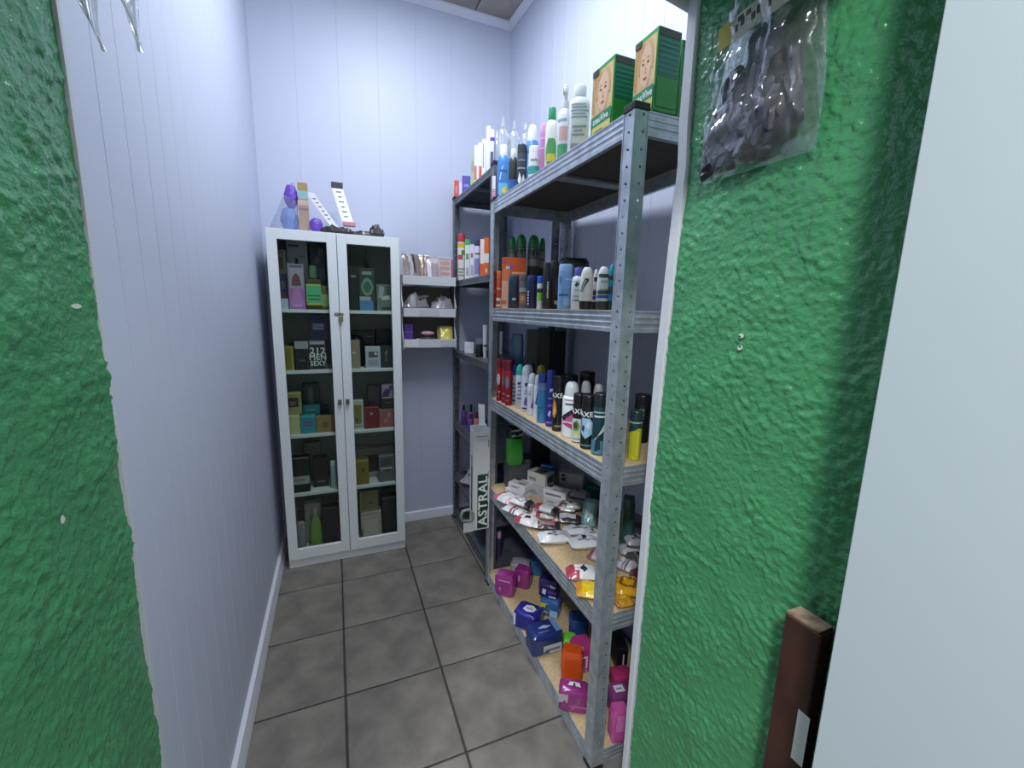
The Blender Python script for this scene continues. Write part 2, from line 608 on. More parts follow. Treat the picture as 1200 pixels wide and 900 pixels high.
for k, (a, b) in enumerate(((.001, W / 2 + .0005), (W / 2 + .003, W - .001))):
    mb = MB()
    st = .043
    mb.box(a, a + st, 0, .017, .048, ZT - .001, CW, .0015); mb.box(b - st, b, 0, .017, .048, ZT - .001, CW, .0015)
    mb.box(a + st, b - st, 0, .017, ZT - .047, ZT - .001, CW, .0015); mb.box(a + st, b - st, 0, .017, .048, .105, CW, .0015)
    d = mb.build('door', cab)
    mb = MB(); mb.box(a + st - .004, b - st + .004, .0075, .0105, .101, ZT - .043, GLASS); mb.build('glass_pane', d)
    kx = b - .017 if k == 0 else a + .017
    mb = MB(); mb.box(kx - .008, kx + .008, -.016, -.0005, .850, .882, mat('#6e7274', .35, .7), .004); tag(mb.build('knob', d), 'grey square door knob')
mb = MB()
BR = mat('#8e8a62', .35, .8)
mb.box(W / 2 - .022, W / 2 - .002, -.004, -.0005, 1.293, 1.307, mat('#8d9290', .35, .8), .0012); mb.box(W / 2 - .002, W / 2 + .02, -.0045, -.0005, 1.295, 1.305, mat('#8d9290', .35, .8), .0012)
mb.box(W / 2 - .004, W / 2 + .016, -.014, -.005, 1.262, 1.29, BR, .003)
mb.tube([(W / 2, -.0095, 1.288), (W / 2, -.0095, 1.300), (W / 2 + .006, -.0095, 1.306), (W / 2 + .012, -.0095, 1.300), (W / 2 + .012, -.0095, 1.288)], .0017, BR, 6)
tag(mb.build('padlock_hasp', cab), 'small brass padlock on a hasp between the doors')

# ---------------------------------------------------------------- small wall rack
RK = mat('#cfd2d6', 0.4, var=0.03)
rx0, rx1, ry0, ry1 = 0.346, 0.652, 2.425, 2.566
rack = tag(empty('wall_rack', (rx0, ry0, 0)), 'small white three-tier wall rack with wavy side panels beside the cabinet', 'rack')
Wr, Dr = rx1 - rx0, ry1 - ry0
for side, x in (('l', 0.0), ('r', Wr - .004)):
    mb = MB()
    n = 40
    v = []
    for k in range(n + 1):
        z = 1.105 + (1.515 - 1.105) * k / n
        ph = ((z - 1.165) / 0.175) % 1.0
        fy = 0.004 + 0.036 * math.sin(PI * ph) ** 1.0 if z > 1.165 else 0.004
        for xx in (x, x + .004):
            v.append((xx, fy, z)); v.append((xx, Dr, z))
    f = []
    for k in range(n):
        q = k * 4
        f += [(q, q + 4, q + 5, q + 1), (q + 2, q + 3, q + 7, q + 6), (q, q + 2, q + 6, q + 4), (q + 1, q + 5, q + 7, q + 3)]
    f += [(0, 1, 3, 2), (n * 4, n * 4 + 2, n * 4 + 3, n * 4 + 1)]
    mb.add(v, f, RK)
    mb.build('side_panel', rack)
ZR = (1.475, 1.300, 1.127)
for z in ZR:
    mb = MB()
    mb.box(.005, Wr - .005, 0.0, .003, z - .012, z + .036, RK, .001); mb.box(.005, Wr - .005, .003, Dr, z - .006, z, RK)
    mb.build('rack_shelf', rack)
mb = MB(); mb.box(.005, Wr - .005, Dr - .003, Dr, 1.115, 1.46, mat('#77706b', .6)); mb.build('back_panel', rack)
mb = MB(); mb.box(Wr - .0052, Wr - .0042, .045, Dr - .005, 1.13, 1.47, mat('#6d4256', .5)); mb.build('side_liner', rack)
for (a, b, k) in ((.0, .085, 2), (.0855, .205, 1), (.206, .30, 2)):
    mb = MB(); mb.box(a + .006, min(b, Wr - .006), -.0012, -.0002, ZR[k] - .008, ZR[k] + .032, mat('#e1e4e8' if a == 0 else '#c3c6cb', .3)); mb.build('price_strip', rack)

# ---------------------------------------------------------------- goods
def sec_ring(rx, ry, p, z, n=20):
    out = []
    for k in range(n):
        a = 2 * PI * k / n
        c, s = math.cos(a), math.sin(a)
        out.append((rx * math.copysign(abs(c) ** (2 / p), c), ry * math.copysign(abs(s) ** (2 / p), s), z))
    return out

# (height fraction, width fraction, superellipse power); body then cap
SHAPES = {
    'can':      ([(0, .90, 2), (.012, .98, 2), (.03, 1, 2), (.70, 1, 2), (.735, .93, 2), (.75, .80, 2)],
                 [(.752, .80, 2), (.80, .80, 2), (.90, .74, 2), (.97, .60, 2), (1, .38, 2)]),
    'slimcan':  ([(0, .92, 2), (.012, 1, 2), (.76, 1, 2), (.78, .97, 2)],
                 [(.782, .98, 2), (.97, .98, 2), (.99, .94, 2), (1, .86, 2)]),
    'domecan':  ([(0, .92, 2), (.012, 1, 2), (.72, 1, 2), (.76, .94, 2)],
                 [(.762, .95, 2), (.85, .95, 2), (.93, .82, 2), (.98, .55, 2), (1, .25, 2)]),
    'shampoo':  ([(0, .90, 2.6), (.02, .97, 2.8), (.45, 1, 2.6), (.68, .96, 2.5), (.76, .84, 2.3), (.80, .62, 2)],
                 [(.802, .60, 2), (.81, .62, 2), (.985, .58, 2), (1, .52, 2)]),
    'lotion':   ([(0, .92, 3), (.015, 1, 3.2), (.68, 1, 3.2), (.76, .90, 3), (.80, .62, 2.4), (.82, .5, 2)],
                 [(.822, .56, 2), (.84, .60, 2), (.95, .60, 2), (.985, .48, 2), (1, .3, 2)]),
    'tall':     ([(0, .93, 2.6), (.015, 1, 2.8), (.80, .98, 2.8), (.82, .96, 2.8)],
                 [(.822, .97, 2.8), (.97, .93, 2.8), (1, .82, 2.6)]),
    'upside':   ([(.20, .93, 2.8), (.24, .97, 2.8), (.60, 1, 2.8), (.85, .86, 2.6), (.95, .66, 2.4), (1, .42, 2.2)],
                 [(0, .86, 3), (.015, .92, 3), (.18, .97, 3), (.198, .95, 3)]),
    'rollon':   ([(0, .86, 2), (.02, .95, 2), (.25, .92, 2), (.45, 1, 2), (.60, .92, 2), (.64, .85, 2)],
                 [(.642, .92, 2), (.70, .96, 2), (.93, .88, 2), (.985, .7, 2), (1, .4, 2)]),
    'clear':    ([(0, .92, 2), (.015, 1, 2), (.62, 1, 2), (.72, .86, 2), (.78, .52, 2), (.80, .40, 2)],
                 [(.802, .46, 2), (.84, .46, 2), (.86, .30, 2), (.97, .26, 2), (1, .22, 2)]),
    'tube':     ([(.16, .78, 2), (.19, .9, 2), (.5, 1, 2), (.8, 1.02, 3), (.96, 1.06, 5), (1, 1.06, 6)],
                 [(0, .70, 2), (.02, .74, 2), (.14, .78, 2), (.158, .76, 2)]),
    'flask':    ([(0, .92, 4), (.02, 1, 4.5), (.62, 1, 4.5), (.68, .86, 4), (.72, .36, 2)],
                 [(.722, .42, 2.5), (.74, .46, 2.5), (.97, .46, 2.5), (1, .40, 2.5)]),
    'taper':    ([(0, .92, 2.2), (.02, 1, 2.2), (.45, .88, 2.2), (.62, .80, 2.2), (.74, .42, 2), (.78, .3, 2)],
                 [(.782, .34, 2), (.80, .36, 2), (.97, .32, 2), (1, .26, 2)]),
    'jar':      ([(0, .90, 2), (.03, .98, 2), (.62, 1, 2), (.66, .96, 2)], [(.662, 1.0, 2), (.96, 1.0, 2), (1, .95, 2)]),
    'pump':     ([(0, .92, 2), (.015, 1, 2), (.62, 1, 2), (.69, .88, 2), (.72, .58, 2), (.74, .5, 2)],
                 [(.742, .56, 2), (.76, .58, 2), (.82, .52, 2), (.83, .34, 2), (.90, .30, 2), (.91, .30, 2)]),
}
PARTN = {'upside': ('bottle_body', 'base_cap'), 'tube': ('tube_body', 'base_cap'), 'can': ('can_body', 'cap'), 'slimcan': ('can_body', 'cap'),
         'domecan': ('can_body', 'cap'), 'rollon': ('bottle_body', 'cap'), 'jar': ('jar_body', 'lid'), 'pump': ('bottle_body', 'pump_head')}

def sec_at(secs, v):
    if v <= secs[0][0]: return secs[0][1:]
    for a, b in zip(secs, secs[1:]):
        if v <= b[0]:
            t = (v - a[0]) / max(1e-6, b[0] - a[0])
            return (a[1] + (b[1] - a[1]) * t, a[2] + (b[2] - a[2]) * t)
    return secs[-1][1:]

def make_surf(kind, w, d, h):
    if kind in SHAPES:
        secs = SHAPES[kind][0]
        def surf(face, u, v, off=.0005):
            s, p = sec_at(secs, v)
            a = -PI / 2 + (u - .5) * 2 * math.radians(82)
            c, q = math.cos(a), math.sin(a)
            return ((w / 2 * s + off) * math.copysign(abs(c) ** (2 / p), c), (d / 2 * s + off) * math.copysign(abs(q) ** (2 / p), q), v * h)
        return surf
    def surf(face, u, v, off=.0005):
        if face == 'R': return (w / 2 + off, (u - .5) * d, v * h)
        if face == 'L': return (-w / 2 - off, (.5 - u) * d, v * h)
        if face == 'T': return ((u - .5) * w, (v - .5) * d, h + off)
        return ((u - .5) * w, -d / 2 - off, v * h)
    return surf

def clip_u(poly, a, sgn):
    out = []
    for (p, q) in zip(poly, poly[1:] + poly[:1]):
        dp, dq = (p[0] - a) * sgn, (q[0] - a) * sgn
        if dp >= 0: out.append(p)
        if dp * dq < 0:
            t = dp / (dp - dq)
            out.append((a, p[1] + (q[1] - p[1]) * t))
    return out

def decal_mesh(surf, decals, texts, w, d, h, curved):
    mb = MB()
    layer = 0
    for dc in decals:
        layer += 1
        off = .0004 + .00012 * layer
        if isinstance(dc[1], (list, tuple)):
            face, poly, col = dc
            ulo = min(u for u, v in poly); uhi = max(u for u, v in poly)
            k = 7 if curved else 1
            for i in range(k):
                a, b = ulo + (uhi - ulo) * i / k, ulo + (uhi - ulo) * (i + 1) / k
                pp = clip_u(clip_u(list(poly), a, 1), b, -1) if curved else list(poly)
                if len(pp) > 2:
                    mb.add([surf(face, u, v, off) for u, v in pp], [tuple(range(len(pp)))], mat(col, .38))
        else:
            face, u0, v0, u1, v1, col = dc
            k = 6 if curved else 1
            vs_ = []
            for i in range(k + 1):
                u = u0 + (u1 - u0) * i / k
                vs_ += [surf(face, u, v0, off), surf(face, u, v1, off)]
            mb.add(vs_, [(2 * i, 2 * i + 2, 2 * i + 3, 2 * i + 1) for i in range(k)], mat(col, .38))
    for (face, s, u, v, size, col, rot, wide) in texts:
        layer += 1
        tv, tf, tw = text_mesh(s)
        fw_ = {'F': w, 'R': d, 'L': d, 'T': w}[face]
        fh_ = d if face == 'T' else h
        vs_ = []
        for (x, y) in tv:
            x, y = x * size * wide, y * size
            if rot: x, y = -y, x
            if curved:
                du = x / (w / 2) / (2 * math.radians(82))
            else:
                du = x / fw_
            vs_.append(surf(face, u + du, v + y / fh_, .0007 + .00012 * layer))
        mb.add(vs_, tf, mat(col, .4))
    return mb

PATTERNS = {
    'plain': lambda u, v: 0,
    'swoosh': lambda u, v: 1 if abs((u - .30) - .16 * math.sin(v * 3.0)) < .10 else (2 if abs(u - .62) < .05 and v > .3 else 0),
    'star': lambda u, v: 2 if abs(u - .55) + abs(v - .55) * .7 < .16 else (1 if u < .22 or (u < .4 and v < .35) else 0),
    'ends': lambda u, v: 1 if u < .16 or u > .86 else (2 if .35 < u < .62 and .35 < v < .65 else 0),
    'redend': lambda u, v: 1 if u < .34 else (2 if u > .80 else 0),
    'label': lambda u, v: 1 if .28 < u < .80 and .22 < v < .80 else (2 if u < .2 else 0),
    'bars': lambda u, v: 1 if (.3 < v < .42 and .25 < u < .8) else (2 if abs(u - .5) < .06 and v > .45 else 0),
    'oval': lambda u, v: 1 if ((u - .5) / .3) ** 2 + ((v - .5) / .3) ** 2 < 1 and ((u - .5) / .18) ** 2 + ((v - .5) / .18) ** 2 > 1 else (2 if u > .82 else 0),
    'stripe': lambda u, v: 1 if .42 < u < .55 else (2 if .6 < u < .66 else 0),
}

def pouch_mesh(w, d, h, cols, pattern, seed=0, crinkle=.12, nu=16, nv=10, rough=.28, crimp=.06, lump=0.0):
    mb = MB()
    fn = PATTERNS[pattern]
    ms = [mat(c, rough, coat=.25) if not isinstance(c, bpy.types.Material) else c for c in cols]
    top, bot = [], []
    for j in range(nv + 1):
        v = j / nv
        for i in range(nu + 1):
            u = i / nu
            U, V = 2 * u - 1, 2 * v - 1
            e = max(0.0, 1 - abs(U / (1 - crimp)) ** 3.2) ** .55 if abs(U) < 1 - crimp else 0.0
            g = max(0.0, 1 - abs(V) ** 3.5) ** .5
            t = e * g
            n1 = noise.noise(Vector((u * 5 + seed, v * 4, seed * .7)))
            n2 = noise.noise(Vector((u * 12 + seed, v * 9, seed * 1.3 + 5)))
            hh = h * .5 * t * (1 + crinkle * (n1 * 1.6 + n2)) + lump * h * n1 * t
            pinch = 1 - .10 * (1 - abs(V)) * (1 - e) * 0
            x = U * w / 2 * (1 + .02 * n2)
            y = V * d / 2 * (1 - .06 * (1 - e)) + (.03 * d * n1 if abs(V) > .98 else 0)
            zc = h * .5 + (1 - t) * h * .06 * n2
            top.append((x, y, zc + hh)); bot.append((x, y, max(0.0, zc - h * .5 * t)))
    n = (nu + 1) * (nv + 1)
    ft = {0: [], 1: [], 2: []}
    for j in range(nv):
        for i in range(nu):
            q = j * (nu + 1) + i
            k = min(len(ms) - 1, fn((i + .5) / nu, (j + .5) / nv))
            ft[k].append((q, q + 1, q + nu + 2, q + nu + 1))
    base = len(mb.v)
    mb.v += top + bot
    for k in ft:
        if ft[k]:
            s = mb.slot(ms[k])
            mb.f += ft[k]; mb.m += [s] * len(ft[k])
    s = mb.slot(ms[0])
    for j in range(nv):
        for i in range(nu):
            q = n + j * (nu + 1) + i
            mb.f.append((q, q + nu + 1, q + nu + 2, q + 1)); mb.m.append(s)
    edge = [i for i in range(nu + 1)] + [j * (nu + 1) + nu for j in range(1, nv + 1)] + [nv * (nu + 1) + i for i in range(nu - 1, -1, -1)] + [j * (nu + 1) for j in range(nv - 1, 0, -1)]
    for a, b in zip(edge, edge[1:] + edge[:1]):
        mb.f.append((a, n + a, n + b, b)); mb.m.append(s)
    return mb

def soft_mesh(w, d, h, col, seed, p=6.0, wob=.07, rough=.22):
    """plastic-wrapped soft pack: rounded block with a wrinkled skin, base at z = 0"""
    mb = MB()
    n, k = 28, 9
    rings = []
    for j in range(k + 1):
        t = j / k
        V = 2 * t - 1
        s = max(.0, 1 - abs(V) ** p) ** (1 / p) if abs(V) < 1 else 0
        s = .84 + .16 * s if 0 < j < k else .82
        r = []
        for q in sec_ring(w / 2 * s, d / 2 * s, 6.5, t * h, n):
            nn = noise.noise(Vector((q[0] / w * 5 + seed, q[1] / d * 5, t * 4 + seed))) + .5 * noise.noise(Vector((q[0] / w * 11 + seed, q[1] / d * 11, t * 9 + seed)))
            f = 1 + wob * nn
            r.append((q[0] * f, q[1] * f, q[2] + (h * .03 * nn if 0 < j else 0)))
        rings.append(r)
    mb.loft(rings, mat(col, rough, coat=.3))
    return mb

def puff_mesh(w, d, h, col, seed):
    mb = MB()
    n, k = 26, 14
    rings = []
    for j in range(k + 1):
        t = j / k
        s = max(.12, math.sin(PI * (.05 + .90 * t)) ** .42)
        r = []
        for q in range(n):
            a = 2 * PI * q / n
            x, y = math.cos(a) * s, math.sin(a) * s
            g = 1 + .22 * noise.noise(Vector((x * 3 + seed, y * 3, t * 5))) + .12 * noise.noise(Vector((x * 8 + seed, y * 8, t * 13)))
            r.append((x * w / 2 * g, y * d / 2 * g, max(0, t * h + (.05 * h * (g - 1) if 0 < j else 0))))
        rings.append(r)
    mb.loft(rings, mat(col, .45))
    return mb

def product(name, label, cat, kind, loc, rz=0, w=.05, d=.03, h=.1, body='#ffffff', cap=None, decals=(), texts=(),
            group=None, rx=0, ry=0, rough=.35, metal=0.0, pattern='plain', seed=0, crinkle=.19, lid=None, clear=False, lump=0.0):
    rot = (rx, ry, rz)
    if kind == 'pouch':
        cols = body if isinstance(body, (list, tuple)) else [body]
        o = pouch_mesh(w, d, h, cols, pattern, seed, crinkle, lump=lump).build(name, smooth=40, loc=loc, rot=rot)
        o['label'] = label; o['category'] = cat
        if group: o['group'] = group
        return o
    curved = kind in SHAPES
    M = film(body, .34, .97, .06, .38) if clear else mat(body, rough, metal, var=.03)
    parts = []
    b = MB()
    if kind == 'carton':
        b.box(-w / 2, w / 2, -d / 2, d / 2, 0, h, M, .0009)
        bn, sm = 'carton', None
    elif kind == 'soft':
        b = soft_mesh(w, d, h, body, seed); bn, sm = 'wrapped_pack', 50
    elif kind == 'puff':
        b = puff_mesh(w, d, h, body, seed); bn, sm = 'puff', 60
    else:
        b.loft([sec_ring(w / 2 * s, d / 2 * s, p, z * h) for z, s, p in SHAPES[kind][0]], M)
        bn, sm = PARTN.get(kind, ('bottle_body', 'cap'))[0], 38
    single = not (cap or decals or texts or lid)
    if single:
        o = b.build(name, smooth=sm, loc=loc, rot=rot)
        o['label'] = label; o['category'] = cat
        if group: o['group'] = group
        return o
    root = tag(empty(name, loc, rot), label, cat, group)
    b.build(bn, root, smooth=sm)
    if curved and cap:
        c = MB()
        MC = film(cap, .3, .97, .06, .3) if clear else mat(cap, .32)
        c.loft([sec_ring(w / 2 * s, d / 2 * s, p, z * h) for z, s, p in SHAPES[kind][1]], MC)
        if kind == 'pump':
            c.box(-.008, .008, -.035, .010, h * .915, h * .985, MC, .004)
            c.box(-.006, .006, -.040, -.028, h * .86, h * .94, MC, .003)
        c.build(PARTN.get(kind, ('', 'cap'))[1], root, smooth=38)
    if lid and kind == 'carton':
        c = MB(); c.box(-w / 2 - .0006, w / 2 + .0006, -d / 2 - .0006, d / 2 + .0006, h * (1 - lid[0]), h + .0006, mat(lid[1], .35), .0008)
        c.build('carton_lid', root)
    if decals or texts:
        for fc in ('F', 'R', 'L', 'T'):
            dd, tt = [q for q in decals if q[0] == fc], [q for q in texts if q[0] == fc]
            if dd or tt:
                decal_mesh(make_surf(kind, w, d, h), dd, tt, w, d, h, curved).build('printed_label', root)
    return root

# ---------------------------------------------------------------- hanging carton dispenser
PAPER = mat('#cfd2d3', 0.6, var=0.03)
disp = tag(empty('carton_dispenser', (0.553, 1.763, 0.318)), 'tall white cardboard dispenser lettered ASTRAL hung on the shelving post', 'dispenser')
w, d, hgt = .078, .055, .485
mb = MB()
mb.box(0, w, 0, .002, 0, hgt - .01, PAPER); mb.box(w - .002, w, .002, d, 0, hgt, PAPER); mb.box(0, w, d - .002, d, 0, hgt + .01, PAPER)
mb.box(.002, w - .002, .002, d - .002, 0, .002, PAPER)
mb.box(0, .002, .002, .016, 0, hgt - .005, PAPER); mb.box(0, .002, d - .014, d - .002, 0, hgt, PAPER)
mb.box(0, .002, .016, d - .014, .36, hgt - .005, PAPER); mb.box(0, .002, .016, d - .014, 0, .07, PAPER)
mb.build('carton', disp)
mb = MB(); mb.box(.004, w - .004, .006, d - .004, .01, .30, mat('#3c3e40', .7)); mb.build('dark_interior', disp)  # dark block drawn as the dark interior behind the side opening
mb = MB(); mb.add([(.042, d - .0015, hgt), (w - .006, d - .0015, hgt), (w - .006, d + .012, hgt + .10), (.042, d + .012, hgt + .105),
                   (.042, d, hgt), (w - .006, d, hgt), (w - .006, d + .0135, hgt + .10), (.042, d + .0135, hgt + .105)],
                  [(0, 1, 2, 3), (7, 6, 5, 4), (0, 4, 5, 1), (1, 5, 6, 2), (2, 6, 7, 3), (3, 7, 4, 0)], PAPER)
mb.box(.046, .068, d - .003, d - .0016, hgt + .002, hgt + .004, PAPER)
mb.build('back_flap', disp)
mb = MB(); mb.box(.020, .070, -.0008, -.0002, .006, .272, mat('#173c33', .5)); sg = mb.build('sign', disp)
mb = MB()
tv, tf, tw = text_mesh('ASTRAL')
k = .245 / tw
mb.add([(.0455 - y * k * .92, -.0013, .139 + x * k) for x, y in tv], tf, mat('#dfe4e2', .5)); mb.build('lettering', sg)
mb = MB(); mb.box(.012, .066, -.0006, -.0002, .452, .456, mat('#8d9192', .6)); mb.box(.012, .066, -.0006, -.0002, .438, .440, mat('#8d9192', .6)); mb.build('fold_line', disp)
for z in (.10, .25, .40):
    mb = MB(); mb.box(w - .008, w - .005, -.0006, -.0002, z, z + .035, mat('#3a3f40', .6)); mb.build('slot', disp)
mb = MB(); mb.box(-.046, .002, .0, .003, -.004, .045, PAPER, .001); mb.build('corner_tab', disp)
mb = MB()
GC = mat('#7f8d88', .4)
pts = [(-.016, 0, .055), (-.052, 0, .060), (-.060, 0, .085), (-.050, 0, .108), (-.022, 0, .112), (-.004, 0, .090), (-.004, 0, .066), (-.016, 0, .055)]
mb.tube([(x, -.004 + y, z) for x, y, z in pts], .0075, GC, 8)
tag(mb.build('clip', disp, smooth=50), 'grey plastic clip at the foot of the dispenser')
mb = MB(); mb.tube([(.078, .045, .44), (.083, .030, .445), (.0835, .026, .43)], .0015, mat('#8b8f92', .3, .8), 6); mb.build('hook', disp)

# ---------------------------------------------------------------- clear bag hung on the right plaster wall
def sheet(fn, nu, nv, M, name, parent, smooth=60):
    v = [fn(i / nu, j / nv) for j in range(nv + 1) for i in range(nu + 1)]
    f = [(j * (nu + 1) + i, j * (nu + 1) + i + 1, (j + 1) * (nu + 1) + i + 1, (j + 1) * (nu + 1) + i) for j in range(nv) for i in range(nu)]
    mb = MB(); mb.add(v, f, M)
    return mb.build(name, parent, smooth=smooth)

BAG = film('#f2f5f7', .20, .985, .08, .05)
bagr = tag(empty('hanging_bag'), 'clear plastic bag of dark grey fabric hung on the right green wall', 'bag')
bagr.matrix_world = Matrix(((0, 0, -1, 0.618), (-1, 0, 0, 0.625), (0, 1, 0, 1.57), (0, 0, 0, 1)))
# local: x = s towards the camera, y = up, z = out from the wall
def bag_pt(u, v, side):
    l0, r0 = (0.004, -.002), (.200, -.005)
    l1, r1 = (.050, .305), (.185, .315)
    x = (l0[0] * (1 - u) + r0[0] * u) * (1 - v) + (l1[0] * (1 - u) + r1[0] * u) * v + .010 * math.sin(v * 5) * (u - .5)
    y = (l0[1] * (1 - u) + r0[1] * u) * (1 - v) + (l1[1] * (1 - u) + r1[1] * u) * v
    e = (max(0, 1 - abs(2 * u - 1) ** 3) ** .6) * (max(0, 1 - abs(2 * v - 1) ** 4) ** .6)
    n = noise.noise(Vector((u * 5 + side * 9, v * 6, 2.2))) + .6 * noise.noise(Vector((u * 13, v * 11 + side * 7, 4.4))) + .35 * abs(noise.noise(Vector((u * 24 + v * 9, v * 17 - u * 8, side))))
    z = .004 + (.040 * e * (1 + .5 * n) + .006 * n * (1 - e) * .4 if side else .001 * n)
    return (x, y, max(z, .001) if side else .0005)
sheet(lambda u, v: bag_pt(u, v, 1), 46, 60, BAG, 'bag_front', bagr)
sheet(lambda u, v: bag_pt(u, v, 0), 10, 14, BAG, 'bag_back', bagr)
def lump(cx, cy, z, w, h, t, ang, cols, seed, name='folded_fabric', pattern='plain'):
    o = pouch_mesh(w, h, t, cols, pattern, seed, crinkle=.22, nu=18, nv=12, rough=.55, crimp=.0, lump=.8).build(name, bagr, smooth=50)
    o.location = (cx, cy, z); o.rotation_euler = (0, 0, math.radians(ang))
G1, G2, G3 = '#4d4f60', '#5f6276', '#22232b'
lump(.112, .128, .008, .052, .115, .024, -14, [G2], 1)
lump(.088, .100, .014, .034, .120, .018, -30, [G1], 31)
lump(.062, .082, .006, .052, .140, .022, -24, [G2], 5)
lump(.150, .085, .005, .060, .120, .022, 10, [G3], 9)
lump(.126, .070, .012, .040, .090, .022, -28, [G1], 13)
lump(.100, .055, .012, .036, .080, .020, -48, [G2], 15)
lump(.050, .026, .006, .090, .028, .014, 24, [G3], 17)
lump(.100, .020, .005, .080, .030, .013, 6, [G3], 21)
mb = MB()
mb.box(-.075, .085, -.017, .017, 0, .0012, mat('#d3cfc2', .5)); hc = mb.build('header_card', bagr, loc=(.118, .203, .033), rot=(0, 0, math.radians(4)))
mb = MB(); mb.box(-.075, -.050, -.017, .017, .0013, .0018, mat('#b9a437', .5)); mb.build('yellow_band', hc)
mb = MB()
for i in range(12):
    mb.box(-.044 + i * .009, -.044 + i * .009 + .0045 + .002 * (i % 2), -.006 + .003 * (i % 3), .000 + .004 * ((i + 1) % 3), .0013, .0017, mat('#3a362f', .5))
mb.box(-.040, -.030, .006, .013, .0013, .0017, mat('#2b2926', .5)); mb.box(-.026, -.018, .006, .013, .0013, .0017, mat('#2b2926', .5))
mb.build('lettering', hc)['kind'] = 'stuff'
mb = MB(); mb.tube([(.118, .300, -.008), (.118, .302, .02)], .0018, mat('#6b6e70', .35, .8), 8); mb.box(.114, .122, .298, .306, .020, .0215, mat('#6b6e70', .35, .8), .0006); mb.build('nail', bagr)

# ---------------------------------------------------------------- plastic bag hanging at the upper left
bagl = tag(empty('hanging_bag', (-.165, .50, 1.905)), 'clear plastic bag with two drooping corners at the top left', 'bag')
def tip(x0, x1, xt, zt, seed, dy):
    def fn(u, v):
        a = v ** 1.25
        wv = 1 - .90 * a + .05 * noise.noise(Vector((v * 9, seed, 1)))
        xa = x0 + (xt - x0) * a; xb = x1 + (xt - x1) * a
        x = xa * (1 - u) + xb * u if True else 0
        n = noise.noise(Vector((u * 4 + seed, v * 7, seed)))
        n2 = noise.noise(Vector((u * 11 + seed, v * 5, seed + 3)))
        x += .006 * n2 * wv + .004 * n
        return (x, dy + .016 * math.sin(u * PI * 3.4 + seed + 2 * v) * wv + .020 * n * wv + .014 * n2 * wv, -.06 - v * (zt))
    return fn
BAG2 = film('#dfe2e6', .42, .93, .07, .30)
sheet(tip(-.105, -.012, -.004, .300, 2.2, 0) , 26, 44, BAG2, 'bag_corner', bagl)
sheet(tip(-.048, .034, .026, .302, 6.4, -.016), 26, 44, BAG2, 'bag_corner', bagl)
sheet(lambda u, v: (-.105 + .14 * u, -.006 + .016 * math.sin(u * 6) * (1 - .4 * v) + .01 * noise.noise(Vector((u * 5, v * 4, 1))), -.002 - .075 * v), 16, 8, BAG2, 'bag_neck', bagl)
o = pouch_mesh(.075, .085, .02, ['#3a3a42', '#6b6a70'], 'stripe', 4, crinkle=.5, rough=.5, crimp=0, lump=.5).build('folded_fabric', bagl, smooth=30, loc=(.002, .006, -.262), rot=(PI / 2, 0, math.radians(10)))
mb = MB(); mb.tube([(-.02, -.006, -.03), (-.02, .0, .006)], .0018, mat('#6b6e70', .35, .8), 8); mb.build('nail', bagl)

# ---------------------------------------------------------------- old wooden boards behind the door leaf
WOOD = mat('#47271d', .55, scale=14, col2='#351a14', bump=.15, bump_scale=50)
pb = tag(empty('wooden_board', (.575, .30, 0)), 'dark reddish brown wooden board standing between green wall and white door', 'board')
mb = MB(); mb.box(0, .030, 0, .0485, 0, .925, WOOD, .002); mb.build('plank', pb)
mb = MB(); mb.box(.0005, .0295, .003, .047, .9252, .928, mat('#9b8672', .8, scale=60, col2='#6b5848')); mb.build('cut_end', pb)
mb = MB(); mb.box(-.0006, -.0001, -.004, .012, .72, .80, mat('#c9cdd0', .6)); tag(mb.build('paper_label', pb), 'torn white paper label')
pb2 = tag(empty('wooden_board', (.590, .225, 0)), 'blackish wooden board almost hidden behind the white door', 'board')
mb = MB(); mb.box(0, .022, 0, .068, 0, .975, mat('#211816', .6, scale=14, col2='#2d211d'), .002); mb.build('plank', pb2)
mb = MB(); mb.box(.004, .012, .060, .067, .9752, .99, mat('#a9a79f', .7), .002); mb.build('chipped_corner', pb2)

# ---------------------------------------------------------------- things on top of the cabinet
ZT_ = 1.6775
gb = tag(empty('gift_bag', (-.205, 2.36, ZT_)), 'peaked clear bag around purple and blue toiletries on the cabinet top', 'bag')
def gbag(u, v):
    a = 2 * PI * u
    r = (1 - v) ** .8
    n = .10 * noise.noise(Vector((math.cos(a) * 2, math.sin(a) * 2, v * 4)))
    return (.002 + (.062 * r + .004) * math.cos(a) * (1 + n) + .048 * v, (.040 * r + .003) * math.sin(a) * (1 + n), .001 + .225 * v)
sheet(gbag, 30, 18, film('#eef0f6', .22, .97, .10, .08), 'bag_film', gb)
mb = MB(); mb.tube([(.05, 0, .222), (.052, 0, .226)], .006, mat('#cfd0dc', .4), 8); mb.build('bag_tie', gb)

